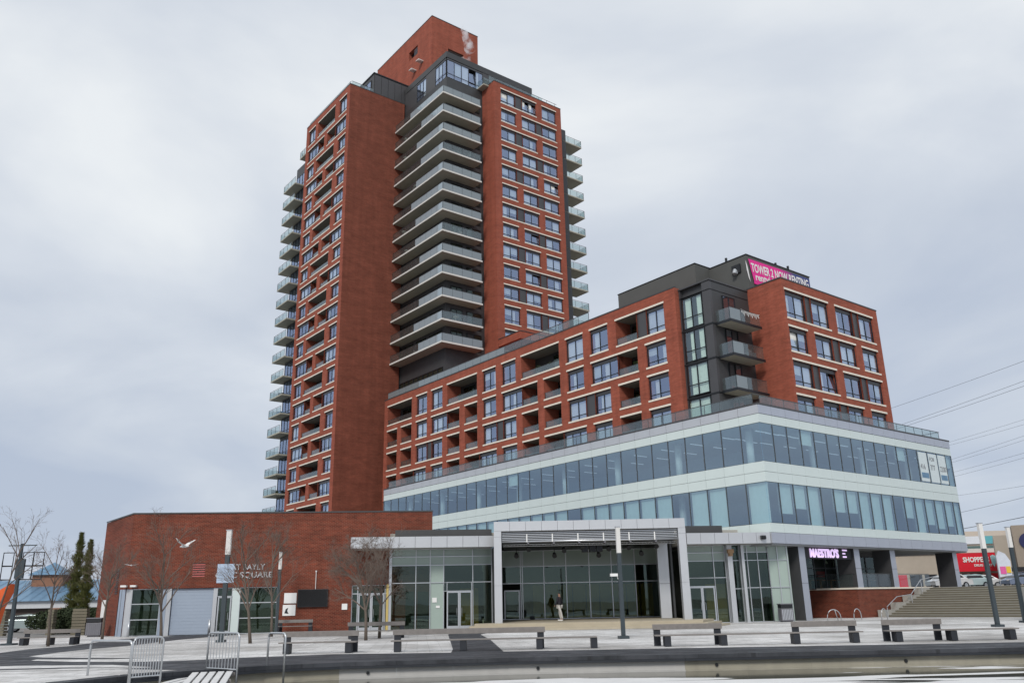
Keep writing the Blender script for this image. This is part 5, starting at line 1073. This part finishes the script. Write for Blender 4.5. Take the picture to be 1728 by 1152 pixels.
# ------------------------------------------------------------------ conifers, hedge, pillars, far left things
def conifer(x, y, H, R0, label, seed):
    rnd = random.Random(seed); t = thing('conifer', label, 'tree', (x, y, 0), 0, 'slim conifers left of the pavilion')
    b = MB(); b.tube([(0, 0, 0), (0, 0, H * 0.96)], [0.12, 0.02], 6); b.obj('trunk', BARK, t)
    b = MB()
    for _ in range(4200):
        z = H * (rnd.random() ** 1.35) * 0.98 + 0.15; rad = R0 * (1 - z / H) ** 0.7 * (0.75 + 0.35 * math.sin(z * 5 + rnd.random())) * rnd.uniform(0.3, 1.05); an = rnd.uniform(0, 6.28)
        p = Vector((rad * math.cos(an), rad * math.sin(an), z)); d = Vector((math.cos(an), math.sin(an), rnd.uniform(0.2, 1.4))).normalized() * 0.34; e_ = d.cross(Vector((0, 0, 1))).normalized() * 0.09
        b.add([p - e_, p + e_, p + d], [(0, 1, 2)])
    b.obj('crown', NEEDLE, t)
conifer(-42.8, 84, 8.9, 1.35, 'slim conifer with the taller spire, left one of the pair beside the pavilion', 1); conifer(-40.8, 82, 8.0, 1.2, 'slim conifer nearest the brick pavilion, slightly shorter', 2)
hg = thing('clipped_hedge', 'dark clipped hedge between the stone pillars on the left', 'hedge', (-33.5, 66, 0)); leafblob('leaves', HEDGE, hg, (0, 0, 0.9), 3.6, 1.0, 1.0, 7000, 0.09)
for i, (x, y, w) in enumerate(((-30.9, 62.0, 1.0), (-34.0, 64, 0.45), (-37.5, 64, 0.45))):
    t = thing('stone_pillar', ('wide layered stone pillar beside the bin', 'narrow layered stone pillar in front of the hedge', 'narrow layered stone pillar at the far left of the hedge')[i], 'pillar', (x, y, 0), 0.1, 'layered stone pillars')
    for k in range(9): b = MB(); e_ = random.uniform(0, 0.05); b.box(-w / 2 + e_, w / 2 - e_, -0.3, 0.3, k * 0.2, k * 0.2 + 0.17); b.obj('stone', STONE2, t)
# building with the blue metal roof
BB = thing('blue_roof_building', 'low building with blue metal roofs and a small brick cupola on the far left', 'building', (-54, 96, 0), 0.15)
b = MB(); b.box(-22, 14, 0, 14, 0, 2.0); b.obj('wall', P('dark_brown_wall', (0.07, 0.055, 0.05), 0.9), BB)  # low wall in a mottled dark brown
b = MB(); b.box(-22.5, 14.5, -0.6, 0.2, 2.0, 2.75); b.obj('fascia', P('pale_fascia', (0.55, 0.57, 0.60), 0.7), BB)
b = MB(); b.add([(-23, -1, 2.75), (15, -1, 2.75), (13, 7, 5.2), (-21, 7, 5.2), (15, 15, 2.75), (-23, 15, 2.75)], [(0, 1, 2, 3), (1, 4, 2), (0, 3, 5), (3, 2, 4, 5)]); rf = b.obj('roof', BLUEROOF, BB)
for k in range(36): b = MB(); x = -21.5 + k * 1.0; b.add([(x, -1.02, 2.8), (x + 0.08, -1.02, 2.8), (x * 0.895 + 0.06, 7, 5.26), (x * 0.895 - 0.02, 7, 5.26)], [(0, 1, 2, 3)]); b.obj('roof_seam', BLUEROOF, rf)
b = MB(); b.box(-1.5, 1.9, 4.4, 7.6, 4.3, 5.7); b.obj('cupola', P('orange_brick', (0.26, 0.13, 0.08), 0.8), BB)
b = MB(); b.add([(-1.9, 4.0, 5.7), (2.3, 4.0, 5.7), (2.3, 8.0, 5.7), (-1.9, 8.0, 5.7), (0.2, 6.0, 7.2)], [(0, 1, 4), (1, 2, 4), (2, 3, 4), (3, 0, 4)]); b.obj('cupola_roof', BLUEROOF, BB)
for x in (-9, -5, 3, 9): b = MB(); b.box(x, x + 0.9, -0.8, -0.2, 0, 2.0); b.obj('brick_column', MATS['orange_brick'], BB)
# orange playground sculpture at the left edge
b = MB(); poly = [(-1.6, 0), (1.2, 0), (1.6, 2.5), (2.2, 3.9), (1.2, 3.3), (0.5, 3.6), (0.4, 5.2), (-0.1, 5.3), (-0.3, 3.6), (-0.8, 4.2), (-0.6, 7.6), (-1.6, 6.5)]
for yy in (0, 0.8): pass
vs = [(x, 0, z) for x, z in poly] + [(x, 0.9, z) for x, z in poly]; n_ = len(poly); tri = tessellate_polygon([[Vector((x, z, 0)) for x, z in poly]])
b.add(vs, [tuple(t) for t in tri] + [tuple(i + n_ for i in t) for t in tri] + [(i, (i + 1) % n_, (i + 1) % n_ + n_, i + n_) for i in range(n_)])
tag(b.obj('orange_sculpture', ORANGE, None, (-33.5, 53.5, -0.6), 0), 'orange jagged steel sculpture cut by the left edge', 'sculpture')
FR = thing('steel_frame_mast', 'dark mast carrying a grid of empty square steel frames on the left', 'mast', (-26.2, 45.5, 0))
b = MB(); b.tube([(0, 0, 0), (-0.1, 0, 5.1)], [0.13, 0.08], 8); b.box(-0.3, 0.3, -0.3, 0.3, 0, 0.1); b.obj('mast', POLE, FR)
for x0 in (-1.0, 0.05, 0.62):
    for z0 in (3.25, 3.95):
        b = MB(); b.tube([(x0, 0, z0), (x0 + 0.55, 0, z0), (x0 + 0.55, 0, z0 + 0.68), (x0, 0, z0 + 0.68), (x0, 0, z0)], 0.035, 4); b.obj('square_frame', BLK, FR)
b = MB(); b.tube([(-0.8, 0, 5.0), (0.7, 0, 5.0)], 0.03, 6); b.box(-0.25, 0.2, -0.06, 0.06, 3.3, 4.3); b.obj('top_bar', POLE, FR)

# ------------------------------------------------------------------ bins, bollards, racks
def bin_(x, y, label, w=0.95):
    t = thing('litter_bin', label, 'litter bin', (x, y, 0), 0.1, 'grey litter bins'); b = MB(); b.box(-w / 2, w / 2, -0.3, 0.3, 0.08, 0.86); b.obj('body', TAUPE, t, bevel=0.02)
    b = MB(); b.box(-w / 2 + 0.01, w / 2 - 0.01, -0.29, 0.29, 0.87, 1.12); b.obj('hood', BLK, t, bevel=0.02); b = MB(); b.box(-w / 2 - 0.02, w / 2 + 0.02, -0.32, 0.32, 1.12, 1.18); b.box(-0.35, 0.35, -0.2, 0.2, 0, 0.078); b.obj('lid', TAUPE, t, bevel=0.01)
    for k in range(7): b = MB(); b.box(-w / 2 + 0.06 + k * (w - 0.1) / 7, -w / 2 + 0.12 + k * (w - 0.1) / 7, -0.312, -0.301, 0.14, 0.8); b.obj('slat', MULL if 'doors' in label else TAUPE, t)
bin_(-27.6, 57.4, 'grey litter bin with a black hood beside the left flank of the pavilion'); bin_(18.0, 59.0, 'slatted litter bin with black top before the green panels right of the doors', 0.85)
for i, (x, y) in enumerate(((-24.6, 55.6), (-19.6, 55.9))):
    b = MB(); b.tube([(0, 0, 0), (0, 0, 0.95)], 0.075, 10); tag(b.obj('bollard', MULL, None, (x, y, 0), smooth=True), ('silver bollard in front of the corner window', 'silver bollard at the right side of the roller door')[i], 'bollard', 'silver bollards')
for i, (x, y, r_) in enumerate(((21.2, 59.0, 0.45), (23.4, 60.6, 0.3), (24.4, 58.6, 0.32))):
    b = MB(); pts = [(-r_, 0, 0)] + [(-r_ * math.cos(math.pi * k / 10), 0, 0.25 + 0.48 * math.sin(math.pi * k / 10)) for k in range(11)] + [(r_, 0, 0)]; b.tube(pts, 0.028, 8)
    if i == 0: b.tube([(0.1, 0, 0.72), (0.35, 0.3, 0)], 0.028, 8)
    tag(b.obj('bike_rack', GALV, None, (x, y, 0), 0.3 * i, smooth=True), ('wide bent pipe bike rack by the first slanted pillar', 'narrow arched bike rack in front of the brick terrace corner', 'bent bike rack near the foot of the steps')[i], 'bike rack', 'pipe bike racks')

# ------------------------------------------------------------------ gulls
def gull(loc, rz, s, label, up=0.35):
    t = thing('gull', label, 'bird', loc, rz)
    b = MB(); b.tube([(0, -0.22, 0), (0, -0.15, 0.01), (0, 0, 0.01), (0, 0.15, 0), (0, 0.26, -0.01), (0, 0.32, -0.01)], [0.015, 0.05, 0.075, 0.06, 0.03, 0.008], 8)
    b.add([(-0.01, -0.2, 0), (0.07, -0.36, 0), (-0.07, -0.36, 0)], [(0, 1, 2)]); 
    for sx in (-1, 1):
        pts = [(0.03, 0.1, 0.03), (0.28, 0.16, 0.03 + up * 0.45), (0.62, 0.02, 0.03 + up), (0.60, -0.03, 0.02 + up), (0.28, -0.02, up * 0.42), (0.03, -0.1, 0.01)]
        v_ = [(sx * x, y, z) for x, y, z in pts] + [(sx * x, y, z - 0.012) for x, y, z in pts]
        b.add(v_, [(0, 1, 4, 5), (1, 2, 3, 4), (6, 7, 10, 11), (7, 8, 9, 10), (0, 1, 7, 6), (1, 2, 8, 7), (2, 3, 9, 8), (3, 4, 10, 9), (4, 5, 11, 10)])
    o = b.obj('body', WHITEP, t, smooth=True); t.scale = (s, s, s)
gull((-17.4, 45.0, 4.75), 1.2, 1.15, 'white gull flying with spread wings in front of the brick pavilion', 0.3)
gull((-20.8, 46.5, 3.9), 0.2, 0.6, 'small white gull gliding near the corner of the brick pavilion', 0.12)

# ------------------------------------------------------------------ person on the stage
def person(loc, rz):
    t = thing('person', 'person in a dark jacket and pale trousers walking in front of the stage glass', 'person', loc, rz)
    def skin(name, verts, edges, radii, mat, root=0, sub=2):
        me = bpy.data.meshes.new(name); me.from_pydata(verts, edges, []); o = put(name, me, t); me.materials.append(mat)
        sk = o.modifiers.new('skin', 'SKIN'); sk.use_smooth_shade = True
        for i, r in enumerate(radii): me.skin_vertices[0].data[i].radius = r if isinstance(r, tuple) else (r, r)
        me.skin_vertices[0].data[root].use_root = True
        sb = o.modifiers.new('sub', 'SUBSURF'); sb.levels = sb.render_levels = sub
        return o
    SK = P('skin_tone', (0.36, 0.20, 0.14), 0.6)
    v = [(0, 0, .93), (0, 0, 1.1), (0, -.01, 1.3), (0, 0, 1.46), (0, -.01, 1.54), (0, -.02, 1.63), (0, -.01, 1.74),
         (.09, 0, .9), (.10, .06, .5), (.10, -.04, .10), (.10, .08, .03), (-.09, 0, .9), (-.10, -.16, .52), (-.10, -.26, .12), (-.10, -.14, .03),
         (.19, 0, 1.42), (.25, -.07, 1.15), (.24, .12, .93), (.24, .17, .86), (-.19, 0, 1.42), (-.25, .03, 1.15), (-.23, .2, 0.95), (-.22, .25, .90)]
    e_ = [(0, 1), (1, 2), (2, 3), (3, 4), (4, 5), (5, 6), (0, 7), (7, 8), (8, 9), (9, 10), (0, 11), (11, 12), (12, 13), (13, 14), (3, 15), (15, 16), (16, 17), (17, 18), (3, 19), (19, 20), (20, 21), (21, 22)]
    r_ = [.13, (.14, .11), (.16, .12), (.12, .09), .05, .085, .07, .09, .062, .042, .04, .09, .062, .042, .04, .06, .045, .033, .035, .06, .045, .033, .035]
    skin('body', v, e_, r_, SK)
    skin('jacket', [v[0], v[1], v[2], v[3], v[15], v[16], v[17], v[19], v[20], v[21]], [(0, 1), (1, 2), (2, 3), (3, 4), (4, 5), (5, 6), (3, 7), (7, 8), (8, 9)], [(.165, .13), (.175, .135), (.185, .14), (.13, .10), .075, .06, .05, .075, .06, .05], P('dark_jacket', (0.02, 0.018, 0.025), 0.8), root=1)
    skin('trousers', [v[0], v[7], v[8], v[9], v[11], v[12], v[13]], [(0, 1), (1, 2), (2, 3), (0, 4), (4, 5), (5, 6)], [(.155, .12), .105, .08, .06, .105, .08, .06], P('pale_trousers', (0.52, 0.50, 0.47), 0.85))
    skin('hair', [(0, -.035, 1.64), (0, -.03, 1.76)], [(0, 1)], [.085, .08], BLK)
    for x, y in ((.10, .02), (-.10, -.20)):
        b = MB(); b.box(x - .05, x + .05, y - .08, y + .17, 0, .08); b.obj('shoe', WHITEP, t, bevel=0.02)
person((2.75, 57.4, 0.4), 1.0)

# ------------------------------------------------------------------ shops, cars, flags, wires on the right
SH = thing('drugstore_building', 'beige mall building with a large red SHOPPERS sign across the street', 'shop building', (62, 131, 2.1), -0.08)
b = MB(); b.box(-12, 30, 0, 30, 0, 5.9); b.obj('wall', BEIGE, SH)
b = MB(); b.box(-12.3, 30, -0.4, -0.002, 5.3, 5.9); b.obj('cornice', P('white_cornice', (0.62, 0.60, 0.56), 0.7), SH)
for k in range(14): b = MB(); x = -11.5 + k * 2.2; b.box(x, x + 1.8, -0.05, -0.01, 0.0, 2.3); b.obj('shop_window', BLK if k % 3 else REDSIGN, SH)
b = MB(); b.box(4.2, 10.1, -0.7, -0.45, 2.6, 5.25); s = b.obj('sign_board', REDSIGN, SH)
text_obj('lettering', 'SHOPPERS', 1.0, WHITEP, s, (5.1, -0.75, 3.95), (R(90), 0, 0), 0.05, bold=0.03, sx=0.82); text_obj('lettering', 'DRUG MART', 0.46, WHITEP, s, (6.6, -0.75, 3.3), (R(90), 0, 0), 0.03, bold=0.012)
b = MB(); b.add([(9.1, -0.76, 4.75), (9.2, -0.76, 3.8), (9.5, -0.76, 3.15), (9.8, -0.76, 3.8), (9.9, -0.76, 4.75), (9.5, -0.76, 4.95)], [(0, 1, 2, 3, 4, 5)]); b.obj('mortar_emblem', P('pale_teal', (0.38, 0.62, 0.65), 0.5), s)
b = MB(); b.box(10.7, 11.5, -0.6, -0.45, 2.9, 4.6); b.obj('sign_board', REDSIGN, SH)
b = MB(); b.box(-6, 22, 8, 30, 5.7, 9.0); b.obj('upper_wall', P('cream_wall', (0.50, 0.44, 0.38), 0.9), SH)
b = MB(); b.box(-6, 22, 7.9, 7.99, 5.9, 6.7); b.obj('ribbon_window', P('greenish_dark_glass', (0.10, 0.16, 0.16), 0.15), SH)
b = MB(); b.box(6.5, 14, 7.7, 7.89, 7.0, 8.2); s = b.obj('sign_board', P('pale_sign', (0.62, 0.66, 0.72), 0.5), SH)
b = MB(); b.box(12.6, 14, 7.6, 7.69, 7.0, 8.2); b.obj('sign_board', P('teal_sign', (0.10, 0.36, 0.42), 0.5), SH)
RB2 = thing('stucco_building', 'tall tan stucco building with a round dark blue mark cut by the right edge', 'shop building', (69.9, 104.8, 2.1), -0.50)
b = MB(); b.box(-8, 20, 0, 20, 0, 7.6); b.obj('wall', P('tan_stucco', (0.33, 0.28, 0.23), 0.95), RB2)
b = MB(); b.box(-10.2, -8.01, 1, 20, 0, 6.5); b.obj('side_block', BEIGE, RB2)
b = MB(); b.tube([(-6.4, -0.15, 5.6), (-6.4, -0.01, 5.6)], 1.0, 20); b.obj('round_emblem', P('navy_disc', (0.01, 0.015, 0.09), 0.5), RB2)
b = MB(); b.box(-10, 20, -0.6, -0.02, 2.0, 2.5); b.obj('canopy', BLK, RB2)
CARP = {}
def car(x, y, rz, col, label, name='parked_car', suv=False):
    t = thing(name, label, 'car', (x, y, 2.1), rz, 'cars parked before the red shop sign'); h = 1.75 if suv else 1.45
    cm = CARP.setdefault(col, P('car_paint_%d' % len(CARP), col, 0.25, 0.3, var=0.03))
    prof = [(-2.2, .35), (-2.25, .75), (-1.5, .95), (-0.9, h * 0.93), (0.2, h), (1.1, h * 0.95), (1.7, .98), (2.2, .9), (2.25, .4)] if not suv else [(-2.2, .4), (-2.25, .95), (-1.4, 1.1), (-0.8, h * 0.95), (0.2, h), (1.7, h * 0.97), (2.15, 1.1), (2.2, .4)]
    b = MB(); n_ = len(prof); vs = []
    for yy, k in ((-.85, 1), (.85, 1)): vs += [(x_, yy * (0.84 if z_ > 1.05 else 1), z_) for x_, z_ in prof]
    tri = tessellate_polygon([[Vector((x_, z_, 0)) for x_, z_ in prof]]); b.add(vs, [tuple(q) for q in tri] + [tuple(i + n_ for i in q) for q in tri] + [(i, (i + 1) % n_, (i + 1) % n_ + n_, i + n_) for i in range(n_)])
    b.obj('body', cm, t, bevel=0.05)
    gl_ = MATS.get('car_glass') or P('car_glass', (0.015, 0.018, 0.02), 0.08)
    for yy in (-.80, .80): b = MB(); s_ = -1 if yy < 0 else 1; b.add([(-1.25, yy * 1.0 + s_ * .03, 1.0), (1.4, yy + s_ * .03, 1.02), (1.0, yy * .9 + s_ * .03, h * .92), (-0.8, yy * .9 + s_ * .03, h * .9)], [(0, 1, 2, 3)]); b.obj('side_window', gl_, t)
    b = MB(); b.add([(-1.45, -.7, 1.0), (-1.45, .7, 1.0), (-.95, .62, h * .9), (-.95, -.62, h * .9)], [(0, 1, 2, 3)]); b.obj('windscreen', gl_, t)
    for sx in (-1.35, 1.35):
        for sy in (-.8, .8):
            b = MB(); b.tube([(sx, sy - .1, .33), (sx, sy + .1, .33)], .33, 14); w = b.obj('wheel', BLK, t); b = MB(); b.tube([(sx, sy - .115, .33), (sx, sy + .115, .33)], .2, 10); b.obj('rim', GALV, w)
    for sy in (-.6, .6): b = MB(); b.box(-2.27, -2.2, sy - .17, sy + .17, .68, .82); b.obj('headlight', LAMPW, t)
car(45.6, 92, 0.2, (0.7, 0.7, 0.7), 'white car just right of the last slanted pillar'); car(49.3, 95, 0.3, (0.45, 0.55, 0.55), 'pale green grey car left under the red sign')
car(52.3, 98, 2.9, (0.72, 0.72, 0.72), 'white hatchback under the middle of the red sign'); car(54.6, 94, 0.15, (0.20, 0.24, 0.33), 'slate blue sedan right of the lamp post', suv=False)
car(57.6, 98, 0.3, (0.03, 0.04, 0.08), 'dark navy sport utility car near the flag', suv=True); car(53.8, 86, 0.4, (0.55, 0.56, 0.58), 'silver car at the right edge before the tan building')
car(-41.5, 74.5, 0.1, (0.30, 0.36, 0.36), 'grey green car behind the bench on the far left'); bpy.data.objects['parked_car.006'].location.z = 0; bpy.data.objects['parked_car.006']['group'] = 'cars on the far left'
for i, (x, y, c) in enumerate(((46.6, 84, (0.6, 0.64, 0.72)),)):
    t = thing('feather_flag', 'pale feather flag with pink and yellow print beside the parked cars', 'flag', (x, y, 2.1), -0.2)
    b = MB(); b.tube([(0, 0, 0), (0, 0, 2.9), (0.2, 0, 3.3)], 0.03, 6); b.obj('pole', MULL, t)
    b = MB(); b.add([(0.05, 0, 0.9), (1.2, 0.1, 1.1), (1.3, 0.2, 2.4), (0.9, 0.1, 3.1), (0.3, 0, 3.4), (0.05, 0, 2.9)], [(0, 1, 2, 3, 4, 5)]); s = b.obj('cloth', P('pale_flag', c, 0.8), t)
    b = MB(); b.box(0.2, 0.7, -0.02, -0.005, 1.2, 1.9); b.obj('pink_print', P('pink_print', (0.7, 0.12, 0.35), 0.8), s); b = MB(); b.box(0.75, 1.15, 0.0, 0.02, 1.3, 1.9); b.obj('yellow_print', P('yellow_print', (0.75, 0.5, 0.05), 0.8), s)
# overhead lines between two utility poles well outside the picture
UPL = thing('utility_pole', 'wooden utility pole with three crossarms beyond the right edge of the picture', 'utility pole', (57.2, 85, 2.1), 0.5)
b = MB(); b.tube([(0, 0, 0), (0, 0, 24.5)], [0.28, 0.18], 8); b.obj('pole', BARK, UPL)
for z in (8, 15.5, 22): b = MB(); b.box(-2.2, 2.2, -0.1, 0.1, z, z + 0.2); b.obj('crossarm', BARK, UPL)
WIRES = [((51.3, 150.0, 29.0), (58.0, 85.0, 26.2)), ((51.4, 150.0, 25.6), (57.5, 85.0, 24.0)), ((52.0, 150.0, 25.6), (57.4, 85.0, 23.4)), ((61.9, 150.0, 23.9), (56.6, 85.0, 19.7)), ((62.3, 150.0, 23.8), (56.5, 85.0, 19.1)),
 ((62.0, 150.0, 20.5), (56.3, 85.0, 18.1)), ((62.2, 150.0, 20.2), (56.2, 85.0, 17.6)), ((62.2, 150.0, 19.1), (55.8, 85.0, 16.1)), ((62.3, 150.0, 18.4), (55.7, 85.0, 15.6)), ((62.5, 150.0, 17.0), (55.0, 85.0, 12.3)), ((62.1, 150.0, 12.6), (54.9, 85.0, 11.5)), ((62.0, 150.0, 10.5), (54.4, 85.0, 9.4))]
names = ['topmost overhead wire', 'second overhead wire from the top', 'third overhead wire from the top', 'fourth overhead wire from the top', 'fifth overhead wire from the top', 'sixth overhead wire from the top', 'seventh overhead wire from the top', 'eighth overhead wire from the top', 'ninth overhead wire from the top', 'faint overhead wire below the paired ones', 'overhead wire second from the bottom', 'lowest thick overhead wire just above the lamp heads']
for (a, c), nm in zip(WIRES, names):
    a, c = Vector(a), Vector(c); pts = [a.lerp(c, k / 14) - Vector((0, 0, 0.35 * 4 * (k / 14) * (1 - k / 14))) for k in range(15)]
    b = MB(); b.tube(pts, 0.03 if nm.startswith('lowest') else (0.012 if 'faint' in nm or nm[:3] in ('fou', 'fif', 'six', 'sev', 'eig', 'nin') else 0.018), 4)
    tag(b.obj('overhead_wire', BLK), nm + ' right of the buildings', 'wire', 'overhead wires on the right')
